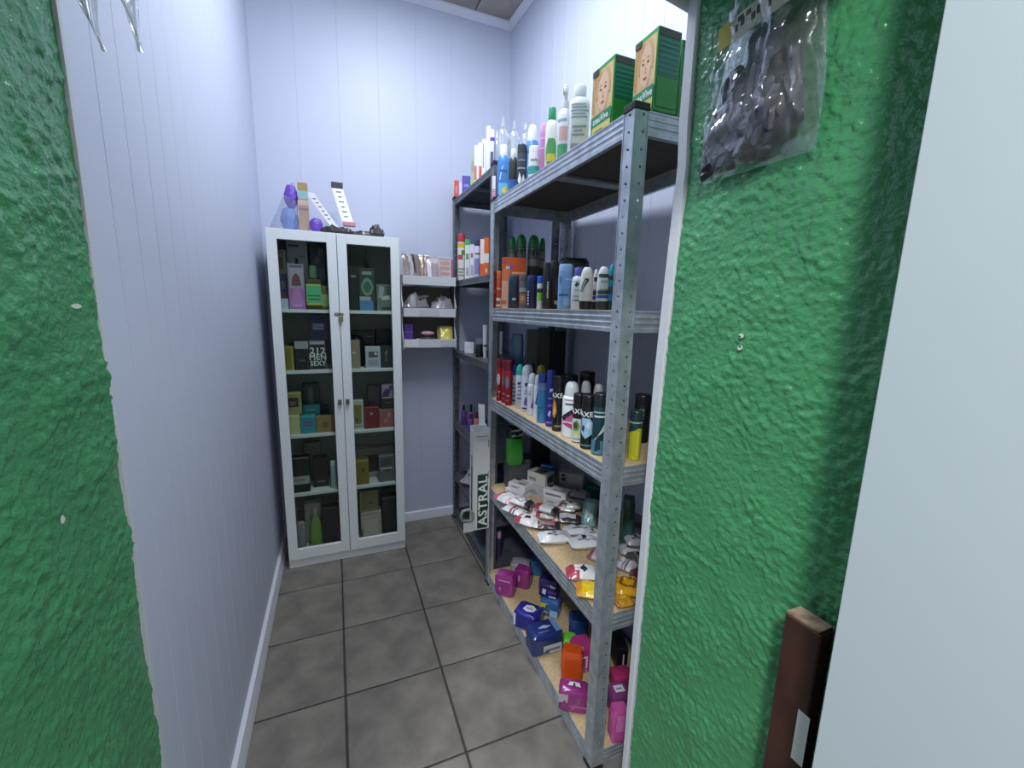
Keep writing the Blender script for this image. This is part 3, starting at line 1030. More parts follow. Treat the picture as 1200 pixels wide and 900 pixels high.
def hair_pack(bottom, top, width, label, band, seed, zcap):
    r = tag(empty('hair_extension_pack', bottom), label, 'hair pack', 'hair packs on the cabinet top')
    B, T = Vector((0, 0, 0)), Vector(top) - Vector(bottom)
    sx = Vector((width / 2, 0, 0)); nrm = Vector((0, -.0012, 0))
    mb = MB()
    n = 8
    vs_ = []
    for k in range(n + 1):
        p = B + T * (k / n) + Vector((0, .010 * math.sin(k / n * PI), 0))
        vs_ += [tuple(p - sx + nrm), tuple(p + sx + nrm), tuple(p + sx - nrm), tuple(p - sx - nrm)]
    f = [(0, 3, 2, 1), (n * 4, n * 4 + 1, n * 4 + 2, n * 4 + 3)]
    for k in range(n):
        for i in range(4):
            j = (i + 1) % 4
            f.append((k * 4 + i, k * 4 + j, k * 4 + 4 + j, k * 4 + 4 + i))
    mb.add(vs_, f, mat('#d3d3d8', .35, coat=.3)); cd = mb.build('header_card', r)
    for k in range(2, 8):
        mb = MB()
        p = B + T * (k / 8.6) + Vector((0, .010 * math.sin(k / 8.6 * PI) - .0016, 0))
        q = width * .28 * (1 if k % 2 else .7)
        mb.box(p.x - q * .8, p.x + q * .8, p.y - .0004, p.y, p.z, p.z + .0045, mat('#55555c', .5)); mb.build('letter_mark', cd)
    if zcap:
        mb = MB(); p = B + T * .93
        mb.box(p.x - width / 2 - .001, p.x + width / 2 + .001, p.y - .003, p.y + .003, p.z - .004, p.z + .024, mat('#3d3c42', .45), .001); mb.build('foil_end', r)
    if band:
        mb = MB(); mb.box(-width / 2 - .004, width / 2 + .004, -.006, .004, .002, .024, mat(band, .45), .003); mb.build('band', r)
    return r
hair_pack((.020, 2.345, 1.715), (-.088, 2.44, 1.885), .036, 'leaning white hair pack card beside the tan tube on the cabinet', None, 3, False)
hair_pack((.085, 2.335, 1.722), (.035, 2.43, 1.935), .052, 'white lettered hair pack card with dark end and pink band on cabinet', '#c98f98', 5, True)
HAIR = ['#1d1a1c', '#2b272a', '#39353a']
for (x, y, w, dd, hh, rz, lab) in ((.030, 2.345, .15, .075, .034, -8, 'long black hair bundle lying under the white cards on the cabinet'),
                                   (.140, 2.345, .12, .06, .024, 6, 'flat black hair bundle along the cabinet front edge'),
                                   (.215, 2.36, .075, .06, .050, 0, 'round black hair bun at the right end of the cabinet top')):
    o = pouch_mesh(w, dd, hh, HAIR, 'bars', x * 50, crinkle=.4, rough=.4, crimp=0, lump=.5, nu=20, nv=12).build('hair_bundle', smooth=30, loc=(x, y, ZT_ + .0005), rot=(0, 0, math.radians(rz)))
    tag(o, lab, 'hair', 'black hair bundles on the cabinet top')

# ---------------------------------------------------------------- packets in the wall rack
def upright_pouch(name, label, x, z, w, h, t, cols, pattern, seed, lean=74, rz=0, y=2.475, cat='packet'):
    o = pouch_mesh(w, h, t, cols, pattern, seed, crinkle=.25, rough=.2).build(name, smooth=35)
    a = math.radians(lean)
    o.rotation_euler = (a, 0, math.radians(rz))
    o.location = (x, y, z + h / 2 * math.sin(a) + .001)
    tag(o, label, cat, 'packets in the wall rack')
    return o
upright_pouch('sweet_packet', 'silver and brown clear packet leaning at the left of the rack top', .405, 1.475, .100, .160, .02, ['#8d7f80', '#b9b9be', '#4d3a32'], 'swoosh', 3, rz=12)
upright_pouch('sweet_packet', 'brownish clear packet with golden streak behind the silver one on the rack', .470, 1.475, .095, .165, .02, ['#9a8686', '#a98a4a', '#5a4a44'], 'stripe', 7, rz=-14, y=2.515)
upright_pouch('sweet_packet', 'whitish crumpled clear packet in the middle of the rack top', .530, 1.475, .080, .140, .02, ['#c3bcc2', '#a9989c', '#d8d6da'], 'label', 9, rz=6)
product('false_nail_set', 'white card of pinkish false nails at the right of the rack top', 'nail set', 'carton', (.592, 2.48, 1.4754), 0, .078, .018, .152, '#d3ccd0',
        decals=[('F', .18, .14 + .19 * i, .88, .27 + .19 * i, '#c9a096') for i in range(4)] + [('F', .1, .9, .9, .94, '#a9a2aa')])
product('nail_kit_box', 'slim rose pink carton at the right end of the rack top', 'box', 'carton', (.6405, 2.505, 1.4754), 0, .012, .05, .14, '#b0688c')
for (x, z, w, h_, t, s, lab, rz) in ((.425, 1.300, .14, .09, .085, 2, 'grey knotted clear bag at the left of the middle rack tier', 10), (.580, 1.300, .13, .08, .075, 6, 'silvery crumpled clear bag at the right of the middle rack tier', -12)):
    o = pouch_mesh(w, h_, t, ['#85858a', '#aaaaae', '#5d5c62'], 'swoosh', s, crinkle=.5, rough=.22, crimp=.02, lump=.6).build('sponge_bag', smooth=30, loc=(x, 2.492, z + .001), rot=(0, 0, math.radians(rz)))
    tag(o, lab, 'bag', 'grey clear bags on the rack')
o = pouch_mesh(.10, .02, .012, ['#b9b9bf'], 'plain', 12, crinkle=.5, rough=.2).build('plastic_twist', smooth=30, loc=(.455, 2.49, 1.372), rot=(.3, -.2, .1))
for q in bpy.data.objects:
    if q.name == 'sponge_bag': o.parent = q; o.location = (.04, 0, .092); break
product('nail_kit_box', 'violet carton at the left of the lowest rack tier', 'box', 'carton', (.382, 2.48, 1.1274), 0, .048, .04, .122, '#5c3d94', decals=[('F', 0, .6, 1, .64, '#7d60b0')])
o = pouch_mesh(.14, .07, .052, ['#1e1a1e', '#2a2428'], 'plain', 2, crinkle=.02, crimp=0, rough=.4).build('sponge_tray', smooth=35, loc=(.487, 2.478, 1.1274)); tag(o, 'low black tray under a pink sponge on the lowest rack tier', 'tray')
o = pouch_mesh(.075, .05, .028, ['#c08a9c', '#d3a3b0'], 'stripe', 5, crinkle=.1, crimp=0, rough=.6).build('sponge', smooth=35, loc=(.492, 2.478, 1.1790)); tag(o, 'pink sponge lying in the black tray on the rack', 'sponge')
upright_pouch('sponge_packet', 'yellow printed packet at the right of the lowest rack tier', .592, 1.127, .090, .115, .03, ['#b5a864', '#cfc04a', '#8d8258'], 'label', 4, lean=62, rz=-8, y=2.47)

# foil wrap lying on the far unit
o = pouch_mesh(.16, .11, .05, ['#9da1a6', '#c6c9cd', '#7d8186'], 'swoosh', 8, crinkle=.6, rough=.18, crimp=0, lump=.6).build('foil_bag', smooth=25, loc=(.735, 2.33, .301), rot=(0, 0, .6))
tag(o, 'crumpled silvery clear bag on the fifth shelf of the far unit', 'bag')

# perfume boxes behind the left glass door
product('perfume_box', 'small pale blue carton in the left corner of the top cabinet shelf', 'box', 'carton', (-0.218, 2.325, 1.3184), 0.0, 0.034, 0.05, 0.0482, body='#b9cbd6', group='perfume boxes in the glass cabinet')
product('perfume_box', 'pink carton with grey top standing on the top cabinet shelf', 'box', 'carton', (-0.162, 2.327, 1.3184), 0.0, 0.07, 0.05, 0.2114, body='#9a93a3', decals=[('F', 0, 0, 1, 0.46, '#b06fb0'), ('F', 0.1, 0.46, 0.9, 0.9, '#a8a2ad'), ('F', [(0.2, 0.52), (0.8, 0.52), (0.72, 0.72), (0.5, 0.8), (0.28, 0.72)], '#7c4a4a'), ('F', [(0.05, 0.1), (0.95, 0.1), (0.6, 0.5), (0.4, 0.5)], '#c48ac4'), ('F', 0.15, 0.92, 0.85, 0.96, '#6c6676'), ('F', 0.2, 0.06, 0.8, 0.1, '#d5aad6')], group='perfume boxes in the glass cabinet')
product('perfume_box', 'dark purple carton at the back of the top cabinet shelf under a white one', 'box', 'carton', (-0.169, 2.46, 1.3184), 0.0, 0.104, 0.08, 0.1224, body='#4b456f', group='perfume boxes in the glass cabinet')
product('perfume_box', 'white carton with black leaf print stacked on a purple carton', 'box', 'carton', (-0.1595, 2.455, 1.4416), 0.0, 0.093, 0.06, 0.2167, body='#b8b5ba', decals=[('F', [(0.1, 0.2), (0.3, 0.3), (0.2, 0.45), (0.08, 0.35)], '#2c2a2e'), ('F', [(0.35, 0.35), (0.5, 0.3), (0.55, 0.55), (0.4, 0.6)], '#2c2a2e'), ('F', [(0.4, 0.1), (0.55, 0.05), (0.6, 0.25), (0.45, 0.28)], '#2c2a2e'), ('F', [(0.65, 0.15), (0.8, 0.25), (0.75, 0.35), (0.62, 0.25)], '#2c2a2e'), ('F', 0.1, 0.82, 0.6, 0.87, '#5c5a60'), ('F', 0.55, 0.6, 0.85, 0.64, '#8a888c')], group='perfume boxes in the glass cabinet')
product('perfume_box', 'violet carton with orange print at the left end of the top cabinet shelf', 'box', 'carton', (-0.228, 2.3925, 1.3184), 0.0, 0.044, 0.035, 0.1659, body='#5c5887', decals=[('F', 0.35, 0.1, 0.85, 0.5, '#8a6f72'), ('F', 0.4, 0.55, 0.8, 0.8, '#8f8798')], group='perfume boxes in the glass cabinet')
product('perfume_box', 'beige carton with olive print stacked on the violet carton at the left', 'box', 'carton', (-0.225, 2.3925, 1.4851), 0.0, 0.036, 0.035, 0.1122, body='#a29d95', decals=[('F', 0.2, 0.2, 0.7, 0.7, '#787046')], group='perfume boxes in the glass cabinet')
product('perfume_bottle', 'square amber bottle with bright green label and green stopper', 'bottle', 'flask', (-0.089, 2.323, 1.3184), 0.0, 0.074, 0.042, 0.2079, body='#4c4326', cap='#5f7f62', rough=0.12, decals=[('F', 0.2, 0.1, 0.8, 0.58, '#b7c65e'), ('F', 0.26, 0.15, 0.74, 0.54, '#5fbf8a'), ('F', 0.32, 0.3, 0.68, 0.33, '#2f6f52'), ('F', 0.36, 0.22, 0.64, 0.25, '#2f6f52')], group='perfume bottles in the glass cabinet')
product('perfume_bottle', 'narrow olive bottle with black stopper half behind the cabinet door stile', 'bottle', 'flask', (-0.0395, 2.322, 1.3184), 0.0, 0.035, 0.04, 0.163, body='#6b7548', cap='#1e201f', rough=0.12, decals=[('F', 0.15, 0.1, 0.85, 0.45, '#a3b476')], group='perfume bottles in the glass cabinet')
product('perfume_box', 'slate blue carton at the right back of the top left cabinet shelf', 'box', 'carton', (-0.0705, 2.465, 1.3184), 0.0, 0.069, 0.07, 0.2113, body='#4d546b', decals=[('F', 0.6, 0.1, 0.95, 0.8, '#7f8a94')], group='perfume boxes in the glass cabinet')
product('perfume_box', 'dark carton with mauve flowers on top of the slate blue carton', 'box', 'carton', (-0.0665, 2.46, 1.5305), 0.0, 0.069, 0.06, 0.1073, body='#2f3038', decals=[('F', [(0.2, 0.2), (0.5, 0.1), (0.7, 0.4), (0.4, 0.5)], '#6c5a66'), ('F', [(0.5, 0.55), (0.8, 0.5), (0.85, 0.8), (0.6, 0.85)], '#75656e')], group='perfume boxes in the glass cabinet')
product('perfume_box', 'mustard yellow carton on the second cabinet shelf', 'box', 'carton', (-0.2175, 2.325, 1.0244), 0.0, 0.049, 0.05, 0.1148, body='#a39445', decals=[('F', 0.08, 0.05, 0.8, 0.95, '#8e7d35')], group='perfume boxes in the glass cabinet')
product('perfume_box', 'smoke grey carton with a silver top beside the yellow carton', 'box', 'carton', (-0.1565, 2.3275, 1.0244), 0.0, 0.061, 0.055, 0.141, body='#30353a', decals=[('F', 0, 0.74, 1, 1, '#a3a5a6'), ('F', 0.12, 0.03, 0.88, 0.7, '#23282c'), ('F', 0.3, 0.3, 0.75, 0.36, '#596066')], texts=[], group='perfume boxes in the glass cabinet')
product('perfume_box', 'silver carton lettered 212 on a black front', 'box', 'carton', (-0.0865, 2.335, 1.0244), 0.0, 0.071, 0.06, 0.1423, body='#8b8e90', decals=[('F', 0.03, 0.02, 0.97, 0.86, '#2b2827'), ('F', 0.05, 0.9, 0.95, 0.95, '#c7c9ca')], texts=[('F', '212', 0.5, 0.66, 0.032, '#e6e6e4', 0, 1.0), ('F', 'MEN', 0.5, 0.44, 0.03, '#e6e6e4', 0, 0.9), ('F', 'SEXY', 0.5, 0.22, 0.026, '#e6e6e4', 0, 0.85)], group='perfume boxes in the glass cabinet')
product('perfume_box', 'navy blue carton with silver label standing on the carton lettered 212', 'box', 'carton', (-0.0755, 2.34, 1.1675), 0.0, 0.077, 0.05, 0.1257, body='#20264a', decals=[('F', 0.15, 0.42, 0.78, 0.66, '#6f7488'), ('F', 0.2, 0.5, 0.7, 0.53, '#3a4060')], group='perfume boxes in the glass cabinet')
product('perfume_box', 'dark navy carton behind the yellow carton on the second shelf', 'box', 'carton', (-0.202, 2.425, 1.0244), 0.0, 0.038, 0.05, 0.1251, body='#242a44', group='perfume boxes in the glass cabinet')
product('perfume_box', 'cream yellow carton at the bottom of a stack on the third cabinet shelf', 'box', 'carton', (-0.213, 2.3295, 0.7004), 0.0, 0.058, 0.055, 0.1004, body='#c9cb96', decals=[('F', 0.04, 0.9, 0.96, 0.97, '#e0e1bd')], group='perfume boxes in the glass cabinet')
product('perfume_box', 'khaki carton with a dark window on top of the cream yellow carton', 'box', 'carton', (-0.206, 2.335, 0.8016), 0.0, 0.066, 0.05, 0.1114, body='#a29a68', decals=[('F', 0.06, 0.34, 0.8, 0.76, '#3b3428'), ('F', 0.2, 0.4, 0.6, 0.6, '#6d6350'), ('F', 0, 0.93, 1, 1, '#c2bb8c')], group='perfume boxes in the glass cabinet')
product('perfume_box', 'turquoise carton with a purple label on the third cabinet shelf', 'box', 'carton', (-0.1475, 2.3245, 0.7004), 0.0, 0.069, 0.045, 0.0912, body='#3f97a4', decals=[('F', 0.22, 0.42, 0.8, 0.68, '#7a5b8f'), ('F', 0.28, 0.52, 0.74, 0.58, '#9a7fae'), ('F', 0.0, 0.9, 1, 1, '#62b3bd')], group='perfume boxes in the glass cabinet')
product('perfume_box', 'second turquoise carton set behind the labelled turquoise one', 'box', 'carton', (-0.132, 2.3875, 0.7004), 0.0, 0.078, 0.045, 0.1289, body='#3a8795', decals=[('F', 0.05, 0.62, 0.9, 0.66, '#2c6a78'), ('F', 0.2, 0.8, 0.7, 0.86, '#72b7bf')], group='perfume boxes in the glass cabinet')
product('perfume_box', 'tan carton with a golden seal at the right of the third cabinet shelf', 'box', 'carton', (-0.07, 2.327, 0.7004), 0.0, 0.082, 0.05, 0.0809, body='#9a8358', decals=[('F', [(0.35, 0.3), (0.55, 0.25), (0.7, 0.45), (0.6, 0.68), (0.4, 0.65)], '#84682f'), ('F', 0.85, 0.0, 1, 1, '#8c5b3b')], group='perfume boxes in the glass cabinet')
product('perfume_box', 'tall grey green carton with silver streak behind the turquoise cartons', 'box', 'carton', (-0.135, 2.47, 0.7004), 0.0, 0.078, 0.06, 0.23, body='#4c5550', decals=[('F', 0.35, 0.3, 0.6, 0.9, '#7c8682'), ('F', 0.7, 0.25, 0.9, 0.95, '#3a4350')], group='perfume boxes in the glass cabinet')
product('perfume_box', 'small dark teal carton at the back of the third cabinet shelf', 'box', 'carton', (-0.0755, 2.445, 0.7004), 0.0, 0.043, 0.05, 0.1108, body='#1f3a3c', group='perfume boxes in the glass cabinet')
product('perfume_box', 'black carton with a wide silver band on the fourth cabinet shelf', 'box', 'carton', (-0.1945, 2.3275, 0.3924), 0.0, 0.077, 0.055, 0.1857, body='#1d2325', decals=[('F', 0, 0.24, 1, 0.47, '#a9adb0'), ('F', 0.1, 0.34, 0.7, 0.38, '#6d7276'), ('F', 0, 0.97, 1, 1, '#8c8f8a')], group='perfume boxes in the glass cabinet')
product('perfume_box', 'dark brown carton with a small silver line near its base', 'box', 'carton', (-0.105, 2.37, 0.3924), 0.0, 0.07, 0.05, 0.1624, body='#2e2a2a', decals=[('F', 0.25, 0.16, 0.75, 0.2, '#8f8a86'), ('F', 0.0, 0.0, 1, 0.04, '#141213')], group='perfume boxes in the glass cabinet')
product('perfume_box', 'grey carton at the back of the fourth cabinet shelf', 'box', 'carton', (-0.1455, 2.475, 0.3924), 0.0, 0.077, 0.05, 0.2134, body='#8a8b85', group='perfume boxes in the glass cabinet')
product('perfume_bottle', 'slim pale aqua bottle beside the door stile on the fourth shelf', 'bottle', 'tall', (-0.0425, 2.317, 0.3924), 0.0, 0.029, 0.03, 0.1466, body='#9fc0bc', cap='#c8dad6', group='perfume bottles in the glass cabinet')
product('perfume_bottle', 'grey bottle with a dark round stopper on the cabinet floor', 'bottle', 'flask', (-0.2125, 2.315, 0.0749), 0.0, 0.043, 0.03, 0.2174, body='#8f9390', cap='#33383c', group='perfume bottles in the glass cabinet')
product('perfume_box', 'white carton behind the green bottle on the cabinet floor', 'box', 'carton', (-0.157, 2.395, 0.0749), 0.0, 0.078, 0.05, 0.2191, body='#b3b0aa', group='perfume boxes in the glass cabinet')
product('perfume_bottle', 'pale green tapered bottle with long neck on the cabinet floor', 'bottle', 'taper', (-0.142, 2.3175, 0.0749), 0.0, 0.064, 0.035, 0.215, body='#7f9f52', cap='#9aa08a', rough=0.12, group='perfume bottles in the glass cabinet')
product('perfume_box', 'dark plum carton with a magenta edge on the cabinet floor', 'box', 'carton', (-0.0685, 2.3295, 0.0749), 0.0, 0.079, 0.055, 0.2115, body='#2f2a33', decals=[('F', 0.8, 0, 1, 0.75, '#5c2450')], group='perfume boxes in the glass cabinet')

# perfume boxes behind the right glass door
product('perfume_box', 'blackish green carton at the left of the top right cabinet shelf', 'box', 'carton', (0.0955, 2.327, 1.3184), 0.0, 0.045, 0.05, 0.2148, body='#1f2b28', decals=[('F', 0.2, 0.75, 0.7, 0.8, '#8a948f')], group='perfume boxes in the glass cabinet')
product('perfume_box', 'dark green carton with a pale ring and blue base', 'box', 'carton', (0.157, 2.327, 1.3184), 0.0, 0.076, 0.05, 0.2102, body='#39483f', decals=[('F', [(0.1, 0.55), (0.25, 0.4), (0.5, 0.33), (0.75, 0.4), (0.9, 0.55), (0.75, 0.72), (0.5, 0.78), (0.25, 0.72)], '#6f9a86'), ('F', [(0.22, 0.55), (0.35, 0.45), (0.5, 0.41), (0.65, 0.45), (0.78, 0.55), (0.65, 0.66), (0.5, 0.7), (0.35, 0.66)], '#45675a'), ('F', 0, 0, 0.85, 0.24, '#5d86b8'), ('F', 0.2, 0.84, 0.8, 0.92, '#8f9d93'), ('F', 0, 0.24, 0.7, 0.33, '#a5b3a6')], group='perfume boxes in the glass cabinet')
product('perfume_box', 'grey printed carton at the right of the top right cabinet shelf', 'box', 'carton', (0.239, 2.327, 1.3184), 0.0, 0.076, 0.05, 0.1328, body='#6f776f', decals=[('F', [(0.1, 0.5), (0.4, 0.45), (0.5, 0.9), (0.2, 0.95)], '#a7ada6'), ('F', [(0.3, 0.4), (0.9, 0.45), (0.8, 0.6), (0.4, 0.55)], '#c3c8c2'), ('F', 0.3, 0.05, 0.9, 0.15, '#3c463e'), ('F', 0.62, 0.6, 0.9, 0.95, '#4a534d')], group='perfume boxes in the glass cabinet')
product('perfume_box', 'dim olive carton at the back of the top right cabinet shelf', 'box', 'carton', (0.113, 2.47, 1.3184), 0.0, 0.076, 0.06, 0.2788, body='#55594f', group='perfume boxes in the glass cabinet')
product('perfume_bottle', 'tall dark bottle with a spire stopper behind the ringed green carton', 'bottle', 'taper', (0.1765, 2.4575, 1.3184), 0.0, 0.045, 0.035, 0.3177, body='#4a524c', cap='#8d948f', group='perfume bottles in the glass cabinet')
product('perfume_box', 'sand beige carton at the left of the second right cabinet shelf', 'box', 'carton', (0.0875, 2.325, 1.0244), 0.0, 0.047, 0.05, 0.1438, body='#a3937c', decals=[('F', 0.2, 0.52, 0.55, 0.6, '#d3c8b6')], group='perfume boxes in the glass cabinet')
product('perfume_bottle', 'rounded black bottle box behind the beige carton', 'bottle', 'domecan', (0.1005, 2.39, 1.0244), 0.0, 0.067, 0.05, 0.1611, body='#24252b', cap='#1c1d22', group='perfume bottles in the glass cabinet')
product('perfume_box', 'white carton with a grey window on the second right cabinet shelf', 'box', 'carton', (0.174, 2.3275, 1.0244), 0.0, 0.074, 0.055, 0.1104, body='#c3c9ce', decals=[('F', 0.2, 0.5, 0.82, 0.78, '#5d6464'), ('F', 0.6, 0.62, 0.75, 0.74, '#e6ebee'), ('F', 0.15, 0.08, 0.85, 0.4, '#aab2bb'), ('F', 0.3, 0.2, 0.7, 0.24, '#8b949d')], group='perfume boxes in the glass cabinet')
product('perfume_box', 'blue black carton with a white mark at the right of the second shelf', 'box', 'carton', (0.2435, 2.3295, 1.0244), 0.0, 0.061, 0.055, 0.1162, body='#2a3239', decals=[('F', [(0.3, 0.6), (0.45, 0.55), (0.6, 0.75), (0.4, 0.78)], '#717b82'), ('F', 0.35, 0.3, 0.5, 0.55, '#5a646b')], group='perfume boxes in the glass cabinet')
product('perfume_box', 'black carton lying under another at the back of the second right shelf', 'box', 'carton', (0.1355, 2.485, 1.0244), 0.0, 0.123, 0.09, 0.1054, body='#22202a', group='perfume boxes in the glass cabinet')
product('perfume_box', 'charcoal carton stacked on the lying black carton at the back', 'box', 'carton', (0.138, 2.4825, 1.1306), 0.0, 0.114, 0.085, 0.0774, body='#2a2833', decals=[('F', 0.2, 0.75, 0.62, 0.8, '#6b5a72'), ('F', 0.62, 0.6, 0.95, 0.66, '#8a8690')], group='perfume boxes in the glass cabinet')
product('perfume_box', 'soot black carton in the right back of the second right shelf', 'box', 'carton', (0.2445, 2.48, 1.0244), 0.0, 0.081, 0.08, 0.1933, body='#1f2226', group='perfume boxes in the glass cabinet')
product('perfume_box', 'white framed carton with a mustard window', 'box', 'carton', (0.0925, 2.327, 0.7004), 0.0, 0.049, 0.05, 0.1532, body='#c9cec6', decals=[('F', 0.08, 0.2, 0.8, 0.86, '#8f8a52'), ('F', 0.2, 0.3, 0.4, 0.4, '#4d4829'), ('F', 0, 0.1, 0.9, 0.13, '#7d8278')], group='perfume boxes in the glass cabinet')
product('perfume_box', 'crimson carton on the third right cabinet shelf', 'box', 'carton', (0.1565, 2.327, 0.7004), 0.0, 0.073, 0.05, 0.1148, body='#7c3038', decals=[('F', [(0.35, 0.68), (0.5, 0.62), (0.65, 0.7), (0.5, 0.8)], '#c79a98'), ('F', 0.05, 0.02, 0.12, 0.98, '#8f4a50')], group='perfume boxes in the glass cabinet')
product('perfume_box', 'salmon pink carton at the right of the third right cabinet shelf', 'box', 'carton', (0.2325, 2.327, 0.7004), 0.0, 0.075, 0.05, 0.098, body='#a8676a', decals=[('F', [(0.3, 0.3), (0.5, 0.25), (0.6, 0.5), (0.4, 0.55)], '#c08a88'), ('F', [(0.6, 0.55), (0.8, 0.6), (0.75, 0.85), (0.55, 0.8)], '#c58d8a')], group='perfume boxes in the glass cabinet')
product('perfume_box', 'dark brown carton with pale rim on the salmon pink carton', 'box', 'carton', (0.2405, 2.328, 0.7992), 0.0, 0.063, 0.04, 0.0651, body='#36302b', decals=[('F', 0.05, 0.92, 0.95, 1, '#d6d2c6'), ('F', 0.3, 0.5, 0.8, 0.58, '#6f6459')], group='perfume boxes in the glass cabinet')
product('perfume_box', 'small white and violet carton on top of the dark brown one', 'box', 'carton', (0.2415, 2.327, 0.8651), 0.0, 0.057, 0.03, 0.0656, body='#a6a0ad', decals=[('F', [(0, 0), (0.6, 0), (0.8, 0.5), (0.4, 0.7), (0.1, 0.4)], '#463f6e'), ('F', [(0.6, 0.6), (0.9, 0.5), (1, 0.9), (0.7, 0.95)], '#5a5280')], group='perfume boxes in the glass cabinet')
product('perfume_box', 'greyish mauve carton at the back of the third right shelf', 'box', 'carton', (0.198, 2.47, 0.7004), 0.0, 0.094, 0.06, 0.2055, body='#77707a', group='perfume boxes in the glass cabinet')
product('perfume_box', 'old gold carton with a pale lid on the fourth right cabinet shelf', 'box', 'carton', (0.1, 2.327, 0.3924), 0.0, 0.066, 0.05, 0.1368, body='#8b7a38', decals=[('F', 0.45, 0.5, 0.7, 0.7, '#6f5d24'), ('F', 0.0, 0.93, 1, 1, '#a89a5c')], group='perfume boxes in the glass cabinet')
product('perfume_box', 'stack of flat white cartons between the gold and the grey cartons', 'box', 'carton', (0.166, 2.43, 0.3924), 0.0, 0.058, 0.06, 0.0268, body='#b9b9b6', decals=[('F', 0, 0.3, 1, 0.34, '#8b8b88'), ('F', 0, 0.62, 1, 0.66, '#8b8b88')], group='perfume boxes in the glass cabinet')
product('perfume_box', 'maroon carton standing on the flat white cartons', 'box', 'carton', (0.1625, 2.4325, 0.42), 0.0, 0.067, 0.045, 0.0821, body='#4d3140', group='perfume boxes in the glass cabinet')
product('perfume_box', 'slate grey carton with a silver dish mark on the fourth right shelf', 'box', 'carton', (0.227, 2.3295, 0.3924), 0.0, 0.082, 0.055, 0.1512, body='#646870', decals=[('F', 0.1, 0.48, 0.85, 0.54, '#c3c7cc'), ('F', [(0.25, 0.46), (0.75, 0.46), (0.6, 0.38), (0.4, 0.38)], '#3f444b'), ('F', 0.15, 0.62, 0.8, 0.86, '#4d5258'), ('F', 0.0, 0.95, 1, 1, '#868a92')], group='perfume boxes in the glass cabinet')
product('perfume_box', 'long white carton at the back of the fourth right cabinet shelf', 'box', 'carton', (0.178, 2.5, 0.3924), 0.0, 0.208, 0.06, 0.1467, body='#b4b3b0', group='perfume boxes in the glass cabinet')
product('perfume_box', 'white carton with bronze stains on the right cabinet floor', 'box', 'carton', (0.136, 2.337, 0.0749), 0.0, 0.108, 0.07, 0.1527, body='#b9b3a4', decals=[('F', 0.0, 0.0, 0.25, 0.4, '#8a6f4a'), ('F', [(0.6, 0.35), (0.8, 0.4), (0.85, 0.5), (0.68, 0.5)], '#5c4a33'), ('F', 0.05, 0.8, 0.95, 0.84, '#d3cfc4'), ('F', 0.1, 0.1, 0.85, 0.75, '#c9c4b6')], group='perfume boxes in the glass cabinet')
product('perfume_box', 'grey carton outlined in pale yellow on the bronze stained carton', 'box', 'carton', (0.1285, 2.338, 0.2284), 0.0, 0.097, 0.06, 0.1198, body='#7b785f', decals=[('F', 0.03, 0.04, 0.97, 0.1, '#a39f70'), ('F', 0.03, 0.1, 0.08, 0.95, '#a39f70'), ('F', 0.55, 0.35, 0.65, 0.5, '#4b4836')], group='perfume boxes in the glass cabinet')
product('perfume_box', 'tall sooty black carton at the right of the cabinet floor', 'box', 'carton', (0.235, 2.332, 0.0749), 0.0, 0.078, 0.06, 0.2223, body='#282829', decals=[('F', 0.3, 0.1, 0.36, 0.9, '#3a3a3b')], group='perfume boxes in the glass cabinet')
product('perfume_box', 'grey carton behind the sooty black one on the cabinet floor', 'box', 'carton', (0.2505, 2.47, 0.0749), 0.0, 0.073, 0.06, 0.2076, body='#777570', group='perfume boxes in the glass cabinet')

